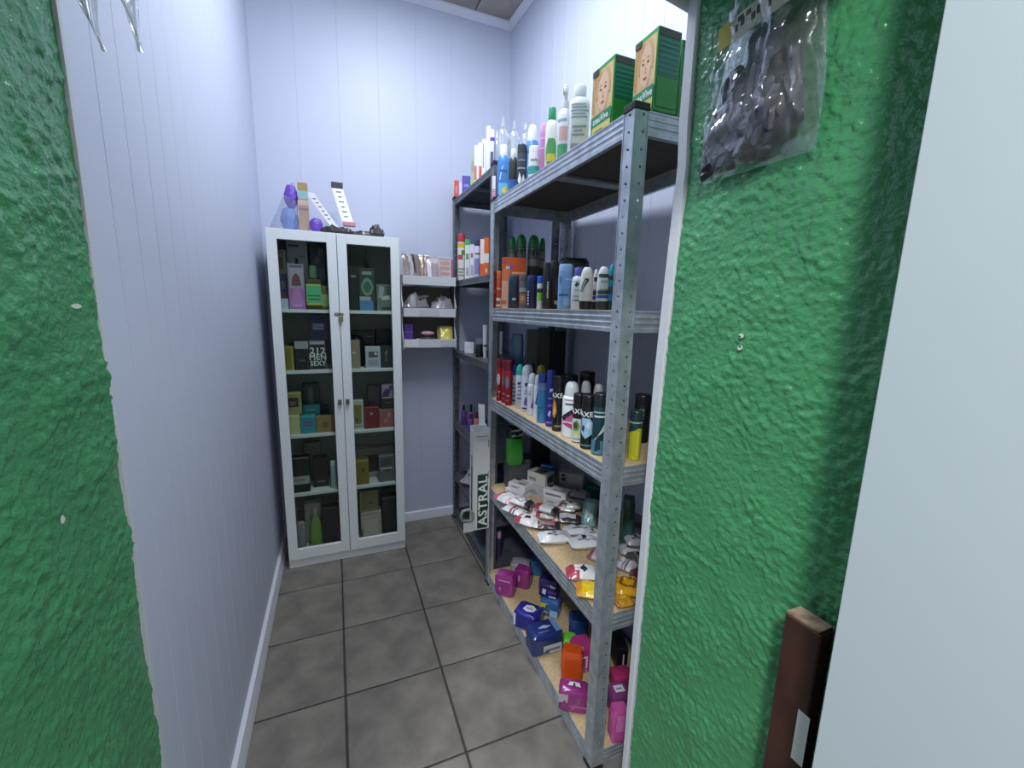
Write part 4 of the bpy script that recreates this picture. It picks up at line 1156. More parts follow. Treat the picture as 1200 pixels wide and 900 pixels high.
# hair dye boxes and bottles on the top of the near shelving unit
product('hair_dye_box', 'green portrait hair dye box, second from the near end of the top shelf', 'box', 'carton', (0.698, 1.037, 1.7954), -1.5708, 0.098, 0.066, 0.17, body='#3f9a4b', decals=[('F', 0.03, 0.17, 0.97, 0.94, '#cfae7c'), ('F', [(0.03, 0.4), (0.2, 0.32), (0.16, 0.62), (0.24, 0.86), (0.4, 0.94), (0.1, 0.94), (0.03, 0.7)], '#b98f56'), ('F', [(0.97, 0.4), (0.82, 0.32), (0.88, 0.62), (0.8, 0.86), (0.66, 0.94), (0.92, 0.94), (0.97, 0.7)], '#d9bd8b'), ('F', [(0.42, 0.3), (0.66, 0.3), (0.68, 0.42), (0.4, 0.42)], '#c99a7c'), ('F', [(0.36, 0.44), (0.48, 0.36), (0.6, 0.36), (0.72, 0.44), (0.78, 0.6), (0.76, 0.76), (0.66, 0.87), (0.46, 0.88), (0.32, 0.78), (0.29, 0.6)], '#deb697'), ('F', [(0.29, 0.55), (0.32, 0.8), (0.48, 0.9), (0.36, 0.92), (0.22, 0.8), (0.2, 0.55)], '#c39b60'), ('F', [(0.78, 0.55), (0.77, 0.76), (0.62, 0.9), (0.76, 0.9), (0.86, 0.78), (0.86, 0.55)], '#caa66c'), ('F', [(0.36, 0.655), (0.42, 0.675), (0.48, 0.655), (0.42, 0.64)], '#4b3a30'), ('F', [(0.58, 0.655), (0.64, 0.675), (0.7, 0.655), (0.64, 0.64)], '#4b3a30'), ('F', [(0.34, 0.7), (0.42, 0.722), (0.49, 0.708), (0.42, 0.708)], '#8a6741'), ('F', [(0.57, 0.708), (0.64, 0.722), (0.72, 0.7), (0.64, 0.708)], '#8a6741'), ('F', [(0.44, 0.468), (0.5, 0.48), (0.54, 0.474), (0.58, 0.48), (0.64, 0.468), (0.54, 0.448)], '#b0585a'), ('F', [(0.5, 0.535), (0.58, 0.535), (0.55, 0.56), (0.545, 0.62), (0.53, 0.62), (0.53, 0.56)], '#cc9c7d'), ('F', 0.03, 0.17, 0.97, 0.325, '#1f8256'), ('F', 0.12, 0.03, 0.95, 0.165, '#c9c06a'), ('F', 0.2, 0.07, 0.6, 0.1, '#6f7a34'), ('F', 0.03, 0.9, 0.3, 0.985, '#3c3f38'), ('R', 0.05, 0.42, 0.95, 0.9, '#1d6a5b'), ('R', 0.06, 0.48, 0.94, 0.5, '#2f8a77'), ('R', 0.06, 0.54, 0.94, 0.56, '#2f8a77'), ('R', 0.06, 0.6, 0.94, 0.62, '#2f8a77'), ('R', 0.06, 0.6599999999999999, 0.94, 0.6799999999999999, '#2f8a77'), ('R', 0.06, 0.72, 0.94, 0.74, '#2f8a77'), ('R', 0.06, 0.78, 0.94, 0.8, '#2f8a77'), ('R', 0.06, 0.84, 0.94, 0.86, '#2f8a77'), ('R', 0.04, 0.9, 0.96, 0.99, '#3c3f38'), ('R', 0.04, 0.05, 0.96, 0.4, '#2c8a3e')], texts=[('F', 'coauVive', 0.5, 0.247, 0.0165, '#e8f2ea', 0, 0.78)], group='green hair dye boxes on the top shelf')
product('hair_dye_box', 'green portrait hair dye box at the near end of the top shelf above the post', 'box', 'carton', (0.722, 0.901, 1.7954), -1.5708, 0.08, 0.066, 0.17, body='#3f9a4b', decals=[('F', 0.03, 0.17, 0.97, 0.94, '#cfae7c'), ('F', [(0.03, 0.4), (0.2, 0.32), (0.16, 0.62), (0.24, 0.86), (0.4, 0.94), (0.1, 0.94), (0.03, 0.7)], '#b98f56'), ('F', [(0.97, 0.4), (0.82, 0.32), (0.88, 0.62), (0.8, 0.86), (0.66, 0.94), (0.92, 0.94), (0.97, 0.7)], '#d9bd8b'), ('F', [(0.42, 0.3), (0.66, 0.3), (0.68, 0.42), (0.4, 0.42)], '#c99a7c'), ('F', [(0.36, 0.44), (0.48, 0.36), (0.6, 0.36), (0.72, 0.44), (0.78, 0.6), (0.76, 0.76), (0.66, 0.87), (0.46, 0.88), (0.32, 0.78), (0.29, 0.6)], '#deb697'), ('F', [(0.29, 0.55), (0.32, 0.8), (0.48, 0.9), (0.36, 0.92), (0.22, 0.8), (0.2, 0.55)], '#c39b60'), ('F', [(0.78, 0.55), (0.77, 0.76), (0.62, 0.9), (0.76, 0.9), (0.86, 0.78), (0.86, 0.55)], '#caa66c'), ('F', [(0.36, 0.655), (0.42, 0.675), (0.48, 0.655), (0.42, 0.64)], '#4b3a30'), ('F', [(0.58, 0.655), (0.64, 0.675), (0.7, 0.655), (0.64, 0.64)], '#4b3a30'), ('F', [(0.34, 0.7), (0.42, 0.722), (0.49, 0.708), (0.42, 0.708)], '#8a6741'), ('F', [(0.57, 0.708), (0.64, 0.722), (0.72, 0.7), (0.64, 0.708)], '#8a6741'), ('F', [(0.44, 0.468), (0.5, 0.48), (0.54, 0.474), (0.58, 0.48), (0.64, 0.468), (0.54, 0.448)], '#b0585a'), ('F', [(0.5, 0.535), (0.58, 0.535), (0.55, 0.56), (0.545, 0.62), (0.53, 0.62), (0.53, 0.56)], '#cc9c7d'), ('F', 0.03, 0.17, 0.97, 0.325, '#1f8256'), ('F', 0.12, 0.03, 0.95, 0.165, '#c9c06a'), ('F', 0.2, 0.07, 0.6, 0.1, '#6f7a34'), ('F', 0.03, 0.9, 0.3, 0.985, '#3c3f38'), ('R', 0.05, 0.42, 0.95, 0.9, '#1d6a5b'), ('R', 0.06, 0.48, 0.94, 0.5, '#2f8a77'), ('R', 0.06, 0.54, 0.94, 0.56, '#2f8a77'), ('R', 0.06, 0.6, 0.94, 0.62, '#2f8a77'), ('R', 0.06, 0.6599999999999999, 0.94, 0.6799999999999999, '#2f8a77'), ('R', 0.06, 0.72, 0.94, 0.74, '#2f8a77'), ('R', 0.06, 0.78, 0.94, 0.8, '#2f8a77'), ('R', 0.06, 0.84, 0.94, 0.86, '#2f8a77'), ('R', 0.04, 0.9, 0.96, 0.99, '#3c3f38'), ('R', 0.04, 0.05, 0.96, 0.4, '#2c8a3e')], texts=[('F', 'coauVive', 0.5, 0.247, 0.0165, '#e8f2ea', 0, 0.78)], group='green hair dye boxes on the top shelf')
product('hair_dye_box', 'plain green hair dye box side behind the end box beside the green wall', 'box', 'carton', (0.805, 0.923, 1.7954), -1.5708, 0.09, 0.066, 0.17, body='#3f9a4b', decals=[('R', 0.05, 0.42, 0.95, 0.9, '#1d6a5b'), ('R', 0.04, 0.9, 0.96, 0.99, '#3c3f38'), ('R', 0.04, 0.05, 0.96, 0.4, '#2c8a3e')], group='green hair dye boxes on the top shelf')
product('lotion_bottle', 'big flat white lotion bottle with grey print beside the green dye boxes', 'bottle', 'lotion', (0.69, 1.194, 1.7954), -0.524, 0.0612, 0.045, 0.194, body='#dfe3e6', cap='#e6e9ec', decals=[('F', 0.25, 0.5, 0.73, 0.5198, '#9aa0a8'), ('F', 0.3, 0.544, 0.66, 0.5638000000000001, '#9aa0a8'), ('F', 0.25, 0.588, 0.8, 0.6078, '#9aa0a8'), ('F', 0.3, 0.632, 0.73, 0.6518, '#9aa0a8'), ('F', 0.25, 0.6759999999999999, 0.66, 0.6958, '#9aa0a8'), ('F', 0.35, 0.25, 0.6299999999999999, 0.2755, '#8c929a'), ('F', 0.39999999999999997, 0.30666666666666664, 0.5599999999999999, 0.33216666666666667, '#8c929a'), ('F', 0.35, 0.36333333333333334, 0.7, 0.38883333333333336, '#8c929a'), ('F', 0.3, 0.04, 0.8, 0.14, '#8d939c'), ('F', 0.05, 0.1, 0.12, 0.6, '#b9bec5')])
product('spray_bottle', 'white pump bottle with pink and green print', 'bottle', 'pump', (0.69, 1.282, 1.7954), -0.4938, 0.0457, 0.045, 0.2198, body='#dfe3e6', cap='#d5d9de', decals=[('F', 0.15, 0.05, 0.85, 0.25, '#4a9b68'), ('F', 0.25, 0.3, 0.85, 0.48, '#cfa8a4'), ('F', 0.1, 0.55, 0.6, 0.58, '#9ab0b0')])
product('lotion_bottle', 'white bottle with green cap and a leafy oval label', 'bottle', 'shampoo', (0.685, 1.359, 1.7954), -0.4669, 0.0415, 0.038, 0.1933, body='#e3e6dd', cap='#2f9a5a', decals=[('F', [(0.2, 0.2), (0.35, 0.06), (0.65, 0.06), (0.8, 0.2), (0.8, 0.36), (0.65, 0.5), (0.35, 0.5), (0.2, 0.36)], '#58a35c'), ('F', [(0.28, 0.14), (0.72, 0.14), (0.7, 0.26), (0.3, 0.26)], '#d3c84a')])
product('lotion_tube', 'pink bottle between the leafy bottle and the blue cans', 'bottle', 'tall', (0.685, 1.409, 1.7954), -0.4525, 0.0344, 0.03, 0.1626, body='#cf8fc4', cap='#d59fcb', decals=[('F', 0.2, 0.5, 0.8, 0.53, '#e8c8e2'), ('F', 0.1, 0.02, 0.9, 0.12, '#b8668f'), ('F', 0.2, 0.68, 0.8, 0.71, '#e8c8e2')])
product('lotion_bottle', 'small white bottle with a teal base band', 'bottle', 'slimcan', (0.662, 1.44, 1.7954), -0.4309, 0.0382, 0.03, 0.0996, body='#dfe3e6', cap='#e9ecee', decals=[('F', 0.0, 0.08, 1, 0.34, '#3aa39a'), ('F', 0.25, 0.5, 0.7, 0.56, '#8c98a0')])
product('spray_can', 'blue spray can with white cap behind the small teal banded bottle', 'bottle', 'can', (0.715, 1.576, 1.7954), -0.4259, 0.0477, 0.0477, 0.2241, body='#5d93c9', cap='#e3e7ea', decals=[('F', 0, 0.55, 1, 0.73, '#3a559e'), ('F', [(0.2, 0.3), (0.4, 0.7), (0.5, 0.7), (0.3, 0.3)], '#9cc4e6')], group='spray cans on the top shelf')
product('spray_can', 'dark slate can with white diamond prints', 'bottle', 'slimcan', (0.675, 1.581, 1.7954), -0.4035, 0.0335, 0.0335, 0.1518, body='#3e4450', cap='#2f343d', decals=[('F', [(0.2, 0.15), (0.4, 0.05), (0.5, 0.2), (0.35, 0.35)], '#dfe4e8'), ('F', [(0.5, 0.12), (0.7, 0.05), (0.8, 0.2), (0.65, 0.3)], '#cdd3d8'), ('F', 0.1, 0.42, 0.9, 0.46, '#8f98a2'), ('F', 0.2, 0.6, 0.8, 0.64, '#7c8590')], group='spray cans on the top shelf')
product('shampoo_bottle', 'black bottle with white cap and blue base', 'bottle', 'shampoo', (0.672, 1.653, 1.7954), -0.3861, 0.0381, 0.03, 0.1588, body='#2f3136', cap='#dfe3e6', decals=[('F', 0, 0.02, 1, 0.28, '#2d62a8')])
product('shower_bottle', 'blue shower bottle with white cap at the far end of the top shelf', 'bottle', 'shampoo', (0.68, 1.786, 1.7954), -0.3638, 0.0514, 0.034, 0.2176, body='#3f7fc0', cap='#e6eaec', decals=[('F', 0.25, 0.08, 0.75, 0.3, '#6ab0de'), ('F', [(0.3, 0.35), (0.45, 0.6), (0.5, 0.6), (0.38, 0.35)], '#a8cdea'), ('F', 0.3, 0.5, 0.7, 0.54, '#2a5a9c')])
product('cosmetic_jar', 'small yellow green jar in front of the blue shower bottle', 'jar', 'jar', (0.655, 1.691, 1.7954), -0.3695, 0.0307, 0.0307, 0.022, body='#b5b54e', cap='#c9c665')
product('nail_kit_box', 'slim white and pink striped carton on the far front corner', 'box', 'carton', (0.645, 1.802, 1.7954), -0.3437, 0.0143, 0.02, 0.0944, body='#e1e0e6', decals=[('F', 0, 0.04, 1, 0.08, '#d4558c'), ('F', 0, 0.13, 1, 0.16999999999999998, '#d4558c'), ('F', 0, 0.22, 1, 0.26, '#d4558c'), ('F', 0, 0.31, 1, 0.35000000000000003, '#d4558c'), ('F', 0, 0.39999999999999997, 1, 0.44, '#d4558c')])

# bottles and cartons on the far shelving unit
product('clear_bottle', 'clear glass bottle, second from the left of the four on the far unit', 'bottle', 'clear', (0.716, 1.895, 1.9574), -0.3613, 0.051, 0.051, 0.205, body='#dfe6ea', cap='#e4eaee', clear=True, group='clear bottles on the far unit')
product('clear_bottle', 'clear glass bottle, third from the left of the four on the far unit', 'bottle', 'clear', (0.77, 1.895, 1.9574), -0.386, 0.0491, 0.0491, 0.205, body='#dfe6ea', cap='#e4eaee', clear=True, group='clear bottles on the far unit')
product('clear_bottle', 'clear glass bottle, rightmost of the four on the far unit', 'bottle', 'clear', (0.824, 1.895, 1.9574), -0.4102, 0.0431, 0.0431, 0.205, body='#dfe6ea', cap='#e4eaee', clear=True, group='clear bottles on the far unit')
product('clear_bottle', 'clear glass bottle set behind the others, leftmost of the four on the far unit', 'bottle', 'clear', (0.735, 2.02, 1.9574), -0.349, 0.0359, 0.0359, 0.2, body='#dfe6ea', cap='#e4eaee', clear=True, group='clear bottles on the far unit')
product('cosmetic_box', 'narrow red carton at the far left end of the top of the far unit', 'box', 'carton', (0.676, 2.522, 1.9574), -0.2619, 0.0262, 0.02, 0.0994, body='#cf5148', decals=[('F', 0.3, 0.3, 0.7, 0.7, '#d98a84')], group='cosmetic cartons on the far unit')
product('cosmetic_box', 'narrow white carton beside the red one on the far unit', 'box', 'carton', (0.7, 2.525, 1.9574), -0.2704, 0.0203, 0.02, 0.0895, body='#dde0e6', group='cosmetic cartons on the far unit')
product('cosmetic_box', 'purple blue carton lying low on top of the far unit', 'box', 'carton', (0.7, 2.407, 1.9574), -0.283, 0.0449, 0.03, 0.0957, body='#4f49a6', decals=[('F', 0.2, 0.4, 0.8, 0.55, '#8b87cc')], group='cosmetic cartons on the far unit')
product('cosmetic_box', 'slim green and grey carton on top of the far unit', 'box', 'carton', (0.7, 2.29, 1.9574), -0.2967, 0.0196, 0.02, 0.1735, body='#9fb29e', decals=[('F', 0, 0, 1, 0.25, '#8fd14e'), ('F', 0.2, 0.5, 0.8, 0.8, '#8c9a8c')], group='cosmetic cartons on the far unit')
product('cosmetic_box', 'slim white carton with an orange patch beside the green one', 'box', 'carton', (0.7, 2.226, 1.9574), -0.3047, 0.0196, 0.02, 0.1943, body='#e3e3e5', decals=[('F', 0.0, 0.15, 0.6, 0.5, '#d9683a')], group='cosmetic cartons on the far unit')
product('cosmetic_box', 'slim white carton with a low red patch in the middle of the far unit top', 'box', 'carton', (0.7, 2.163, 1.9574), -0.313, 0.0187, 0.02, 0.1861, body='#e1e3e8', decals=[('F', 0.2, 0.12, 0.9, 0.42, '#c9563f')], group='cosmetic cartons on the far unit')
product('cosmetic_box', 'slim white carton with grey print on the far unit top', 'box', 'carton', (0.7, 2.104, 1.9574), -0.3212, 0.0182, 0.02, 0.1823, body='#e1e4ea', decals=[('F', 0.2, 0.3, 0.5, 0.9, '#9297a4')], group='cosmetic cartons on the far unit')
product('cream_tube', 'tall white bottle beside the slim cartons on the far unit', 'bottle', 'tall', (0.698, 2.033, 1.9574), -0.3307, 0.0232, 0.03, 0.2135, body='#e8ebef', cap='#eef0f3')
product('cream_tube', 'white bottle with blue shoulder and dark stripe on the far unit', 'bottle', 'tall', (0.705, 2.0, 1.9574), -0.3389, 0.0221, 0.03, 0.1888, body='#dfe3ea', cap='#e6e9ee', decals=[('F', 0.1, 0.74, 0.9, 0.82, '#3f3fae'), ('F', 0.3, 0.1, 0.6, 0.5, '#4a4f78')])
product('cream_tube', 'white bottle with red cap at the left of the second shelf of the far unit', 'bottle', 'tall', (0.695, 2.485, 1.5004), -0.2727, 0.0436, 0.03, 0.2639, body='#e1dfd8', cap='#b4303c', decals=[('F', 0.1, 0.7, 0.9, 0.8, '#d6b640'), ('F', 0.2, 0.45, 0.6, 0.55, '#b8404a'), ('F', 0.5, 0.55, 0.9, 0.65, '#4d8a52'), ('F', 0.2, 0.1, 0.73, 0.13, '#8b8d86'), ('F', 0.25, 0.16666666666666669, 0.66, 0.19666666666666668, '#8b8d86'), ('F', 0.2, 0.23333333333333334, 0.8, 0.2633333333333333, '#8b8d86')])
product('cosmetic_box', 'white carton with green top on the second shelf of the far unit', 'box', 'carton', (0.7, 2.378, 1.5004), -0.2863, 0.0265, 0.03, 0.2169, body='#dfe2e0', decals=[('F', 0, 0.86, 1, 1, '#3fae6a'), ('F', 0.2, 0.5, 0.8, 0.65, '#6f9a66'), ('F', 0.2, 0.1, 0.8, 0.3, '#aab0aa')], group='cosmetic cartons on the far unit')
product('cosmetic_box', 'white carton with a pink dot on the second shelf of the far unit', 'box', 'carton', (0.7, 2.288, 1.5004), -0.2969, 0.0233, 0.03, 0.1783, body='#dcdbe6', decals=[('F', 0.2, 0.62, 0.7, 0.75, '#c9436c'), ('F', 0.2, 0.1, 0.8, 0.4, '#a9a8c0')], group='cosmetic cartons on the far unit')
product('cream_tube', 'white bottle with dark navy cap on the second shelf of the far unit', 'bottle', 'tall', (0.7, 2.199, 1.5004), -0.3082, 0.0293, 0.03, 0.1949, body='#d5d6e4', cap='#2f3150', decals=[('F', 0.2, 0.1, 0.8, 0.5, '#8482b4'), ('F', 0.3, 0.6, 0.8, 0.64, '#4b4d70')])
product('cosmetic_box', 'white carton with an orange base on the second shelf of the far unit', 'box', 'carton', (0.7, 2.112, 1.5004), -0.32, 0.0218, 0.03, 0.181, body='#e3dedc', decals=[('F', 0, 0, 1, 0.35, '#d9622a')], group='cosmetic cartons on the far unit')
product('cosmetic_box', 'orange and white carton nearest the post on the far unit', 'box', 'carton', (0.71, 2.078, 1.5004), -0.3292, 0.0237, 0.03, 0.1833, body='#dd6a2e', decals=[('F', 0.0, 0.36, 1, 0.6, '#e3dedc'), ('F', 0.3, 0.1, 0.7, 0.2, '#f0c6a8')], group='cosmetic cartons on the far unit')
product('cosmetic_box', 'small white carton at the left of the third shelf of the far unit', 'box', 'carton', (0.72, 2.389, 1.0854), -0.4363, 0.0545, 0.04, 0.0629, body='#d9dbe0', decals=[('F', 0, 0.5, 1, 0.52, '#a9abb2')], group='cosmetic cartons on the far unit')
product('cosmetic_box', 'small white carton standing behind the others on the third shelf of the far unit', 'box', 'carton', (0.8, 2.46, 1.0854), -0.4363, 0.0379, 0.04, 0.08, body='#c9ccd2', group='cosmetic cartons on the far unit')
product('cosmetic_box', 'white carton with a dark square mark on the third shelf of the far unit', 'box', 'carton', (0.87, 2.33, 1.0854), -0.4363, 0.061, 0.05, 0.13, body='#d5d7db', decals=[('F', 0.4, 0.55, 0.6, 0.8, '#4b4d52')], group='cosmetic cartons on the far unit')
product('cosmetic_jar', 'black pot on the third shelf of the far unit', 'jar', 'jar', (0.71, 2.174, 1.0854), -0.3157, 0.0412, 0.0412, 0.0684, body='#1c1d1f', cap='#232427')
product('cream_tube', 'upright white tube beside the post on the third shelf of the far unit', 'tube', 'tube', (0.72, 2.111, 1.0854), -0.3287, 0.024, 0.025, 0.1731, body='#d3d5d9', cap='#c5c8cd', decals=[('F', 0.2, 0.35, 0.8, 0.42, '#55585e')])
product('nail_polish_bottle', 'leftmost purple nail polish bottle with a black cap on the far unit', 'bottle', 'flask', (0.705, 2.455, 0.6364), -0.2796, 0.0347, 0.03, 0.1241, body='#5b3a86', cap='#191a1e', group='nail polish bottles on the far unit')
product('nail_polish_bottle', 'mauve nail polish bottle with a black cap on the fourth shelf of the far unit', 'bottle', 'flask', (0.71, 2.322, 0.6364), -0.2967, 0.0294, 0.03, 0.1553, body='#7d4c66', cap='#191a1e', group='nail polish bottles on the far unit')
product('nail_polish_bottle', 'low violet nail polish bottle in front of the mauve one', 'bottle', 'flask', (0.7, 2.3, 0.6364), -0.2954, 0.0258, 0.022, 0.1051, body='#6a3f9c', cap='#4a2e70', group='nail polish bottles on the far unit')
product('nail_polish_bottle', 'coral nail polish bottle with dark cap on the fourth shelf of the far unit', 'bottle', 'flask', (0.72, 2.245, 0.6364), -0.3103, 0.0323, 0.03, 0.1267, body='#c08473', cap='#5c2530', group='nail polish bottles on the far unit')
product('spray_bottle', 'blue bottle at the foot of the far unit under the hanging carton', 'bottle', 'slimcan', (0.7, 1.93, 0.0504), -0.3479, 0.0282, 0.04, 0.13, body='#3f7fc4', cap='#6fa6dc')
product('spray_bottle', 'violet bottle at the foot of the far unit beside the near unit post', 'bottle', 'slimcan', (0.75, 1.93, 0.0504), -0.3706, 0.0244, 0.04, 0.14, body='#4b2d63', cap='#c28fb8')

# bottles on the second shelf of the near unit
product('shampoo_bottle', 'dark red bottle tight behind the far post on the second shelf', 'bottle', 'tall', (0.655, 1.797, 1.3454), -0.3495, 0.013, 0.03, 0.158, body='#6d1f1c', cap='#5c1a18', decals=[('F', 0.1, 0.4, 0.9, 0.5, '#8f3a30')])
product('shampoo_bottle', 'orange and white tube bottle at the far end of the second shelf', 'bottle', 'tall', (0.671, 1.798, 1.3454), -0.3572, 0.0287, 0.028, 0.1607, body='#cf5f3a', cap='#d46a42', decals=[('F', 0.1, 0.05, 0.9, 0.42, '#d9d2cc'), ('F', 0.2, 0.28, 0.8, 0.46, '#c0472a'), ('F', 0.2, 0.1, 0.7, 0.2, '#8c5a50'), ('F', 0.1, 0.5, 0.9, 0.54, '#e6b29a')])
product('razor_pack', 'bright orange carton lettered M on the second shelf', 'box', 'carton', (0.692, 1.671, 1.3454), -0.384, 0.0998, 0.03, 0.2038, body='#d2581c', decals=[('F', 0, 0, 0.3, 0.55, '#dba58c'), ('F', [(0, 0.55), (0.3, 0.55), (0.36, 0.8), (0.1, 0.8), (0, 0.7)], '#d87a48'), ('F', 0.05, 0.9, 0.16, 0.96, '#8a4fa8'), ('F', 0.3, 0.78, 0.44, 0.88, '#8a4fa8'), ('F', 0.42, 0.68, 0.97, 0.72, '#e0a88a'), ('F', 0.0, 0.08, 0.2, 0.16, '#c0644a')], texts=[('F', 'M', 0.24, 0.8, 0.014, '#f0dce6', 0, 1)])
product('deodorant', 'dark petrol blue bottle on the second shelf', 'bottle', 'tall', (0.675, 1.63, 1.3454), -0.3926, 0.043, 0.03, 0.1305, body='#1f3546', cap='#243b4c', decals=[('F', 0.45, 0.25, 0.62, 0.32, '#9fb3bf')], group='small deodorants on the second shelf')
product('deodorant', 'smoky clear bottle with orange print between two dark bottles', 'bottle', 'tall', (0.68, 1.544, 1.3454), -0.4149, 0.0306, 0.03, 0.1255, body='#5b6068', cap='#474b55', decals=[('F', 0.15, 0.15, 0.75, 0.45, '#8f6a58'), ('F', 0.3, 0.25, 0.6, 0.38, '#c98a66'), ('F', 0.1, 0.5, 0.8, 0.62, '#8d939c')], group='small deodorants on the second shelf')
product('deodorant', 'rounded dark navy bottle with white vertical lettering on the second shelf', 'bottle', 'tall', (0.67, 1.444, 1.3454), -0.4344, 0.0356, 0.032, 0.1187, body='#1b1f4e', cap='#20245a', decals=[('F', 0.2, 0.12, 0.34, 0.17, '#cfd3e6'), ('F', 0.2, 0.21, 0.34, 0.26, '#cfd3e6'), ('F', 0.2, 0.3, 0.34, 0.35, '#cfd3e6'), ('F', 0.2, 0.39, 0.34, 0.44000000000000006, '#cfd3e6'), ('F', 0.2, 0.48, 0.34, 0.53, '#cfd3e6')], group='small deodorants on the second shelf')
product('deodorant', 'white roll-on with royal blue cap and lime print', 'bottle', 'slimcan', (0.672, 1.378, 1.3454), -0.4537, 0.0229, 0.028, 0.1118, body='#cdd4d4', cap='#2659c4', decals=[('F', 0.1, 0.25, 0.9, 0.5, '#86c43f'), ('F', 0.0, 0.5, 0.9, 0.62, '#2a3338')], group='small deodorants on the second shelf')
product('shampoo_bottle', 'slim black bottle with a white vertical word on the second shelf', 'bottle', 'tall', (0.675, 1.336, 1.3454), -0.4678, 0.026, 0.035, 0.1545, body='#25272c', cap='#2a2c31', decals=[('F', 0.52, 0.24, 0.66, 0.27, '#dfe2e4'), ('F', 0.52, 0.285, 0.63, 0.315, '#dfe2e4'), ('F', 0.52, 0.32999999999999996, 0.66, 0.36, '#dfe2e4'), ('F', 0.52, 0.375, 0.63, 0.405, '#dfe2e4'), ('F', 0.52, 0.42, 0.66, 0.45, '#dfe2e4'), ('F', 0.52, 0.46499999999999997, 0.63, 0.495, '#dfe2e4'), ('F', 0.52, 0.51, 0.66, 0.54, '#dfe2e4'), ('F', 0.52, 0.5549999999999999, 0.63, 0.585, '#dfe2e4')])
product('shampoo_bottle', 'broad black bottle beside the light blue one on the second shelf', 'bottle', 'tall', (0.722, 1.373, 1.3454), -0.4841, 0.0328, 0.04, 0.1665, body='#222326', cap='#2a2b2f', decals=[('F', 0.55, 0.1, 0.95, 0.18, '#cfd3d6'), ('F', 0.6, 0.3, 1, 0.65, '#4b4f55')])
product('shower_bottle', 'light blue shower bottle in the middle of the second shelf', 'bottle', 'tall', (0.672, 1.2, 1.3454), -0.5105, 0.0455, 0.038, 0.1372, body='#7fa6d4', cap='#8fb2dc', decals=[('F', 0.2, 0.3, 0.6, 0.335, '#34508f'), ('F', [(0.2, 0.6), (0.3, 0.55), (0.38, 0.65), (0.3, 0.76), (0.2, 0.7)], '#5a83bb'), ('F', 0.5, 0.65, 0.8, 0.68, '#b3cbe8'), ('F', 0.45, 0.1, 0.9, 0.25, '#8fb6de')])
product('lotion_bottle', 'white bottle with violet cap beside the light blue one', 'bottle', 'shampoo', (0.685, 1.145, 1.3454), -0.5391, 0.0405, 0.035, 0.1234, body='#dfe3e8', cap='#6a68c8', decals=[('F', 0, 0.66, 1, 0.79, '#6a68c8'), ('F', 0.3, 0.2, 0.65, 0.225, '#4a4f5c'), ('F', [(0.35, 0.58), (0.45, 0.54), (0.55, 0.6), (0.45, 0.66)], '#3c4250'), ('F', 0.35, 0.45, 0.6, 0.47, '#8d939c'), ('F', 0.3, 0.3, 0.55, 0.33, '#aab0b8')])
product('lotion_bottle', 'ivory bottle standing on a black cap with a slanted dark label', 'bottle', 'upside', (0.67, 1.073, 1.3454), -0.5582, 0.0382, 0.035, 0.1181, body='#e3e5dc', cap='#1b1b1d', decals=[('F', [(0.15, 0.42), (0.35, 0.42), (0.6, 0.72), (0.45, 0.74)], '#3a3d3a'), ('F', [(0.22, 0.44), (0.32, 0.44), (0.5, 0.68), (0.46, 0.7)], '#b9bdb6')])
product('lotion_bottle', 'narrow ivory bottle on a dark cap behind the slanted label one', 'bottle', 'upside', (0.71, 1.087, 1.3454), -0.5786, 0.0183, 0.03, 0.1155, body='#dfe2dc', cap='#26272b', decals=[('F', 0.25, 0.36, 0.8, 0.8, '#23282b'), ('F', 0.2, 0.26, 0.85, 0.34, '#3c59b0')])
product('lotion_bottle', 'white bottle on a dark cap with a green grey window and blue line', 'bottle', 'upside', (0.672, 0.994, 1.3454), -0.5945, 0.0335, 0.036, 0.1131, body='#e1e5e4', cap='#35373d', decals=[('F', 0.2, 0.36, 0.82, 0.83, '#3d4d4c'), ('F', 0.42, 0.62, 0.72, 0.68, '#a9b8b4'), ('F', 0.15, 0.27, 0.85, 0.34, '#3556b8'), ('F', 0.35, 0.45, 0.75, 0.48, '#8b9a98')])
product('shower_bottle', 'teal blue capped bottle half behind the near post on the second shelf', 'bottle', 'upside', (0.69, 0.982, 1.3454), -0.6125, 0.0188, 0.03, 0.1198, body='#2d9ab8', cap='#2c3a44', decals=[('F', 0.1, 0.35, 0.6, 0.75, '#2f4650'), ('F', 0.1, 0.25, 0.7, 0.34, '#3f7ad0')])
product('storage_tray', 'long dark grey tray carrying the green capped bottles at the back of the second shelf', 'tray', 'carton', (0.812, 1.779, 1.3454), 0.0, 0.205, 0.06, 0.088, body='#3d4146', rough=0.5)
product('deodorant', 'green capped black bottle on the grey tray, leftmost of the four', 'bottle', 'domecan', (0.729, 1.791, 1.4339), -0.3866, 0.0353, 0.0353, 0.2209, body='#2c3230', cap='#1e7a3e', decals=[('F', 0.1, 0.42, 0.9, 0.74, '#8b9088'), ('F', 0.2, 0.55, 0.8, 0.6, '#5d625c')], group='green capped bottles on the grey tray')
product('deodorant', 'green capped black bottle on the grey tray, second of the four', 'bottle', 'domecan', (0.771, 1.786, 1.4339), -0.4075, 0.0466, 0.0466, 0.2315, body='#2c3230', cap='#1e7a3e', decals=[('F', 0.1, 0.42, 0.9, 0.74, '#8b9088'), ('F', 0.2, 0.55, 0.8, 0.6, '#5d625c')], group='green capped bottles on the grey tray')
product('deodorant', 'green capped black bottle on the grey tray, third and largest of the four', 'bottle', 'domecan', (0.829, 1.783, 1.4339), -0.4352, 0.0527, 0.0527, 0.2331, body='#2c3230', cap='#1e7a3e', decals=[('F', 0.1, 0.42, 0.9, 0.74, '#8b9088'), ('F', 0.2, 0.55, 0.8, 0.6, '#5d625c')], group='green capped bottles on the grey tray')
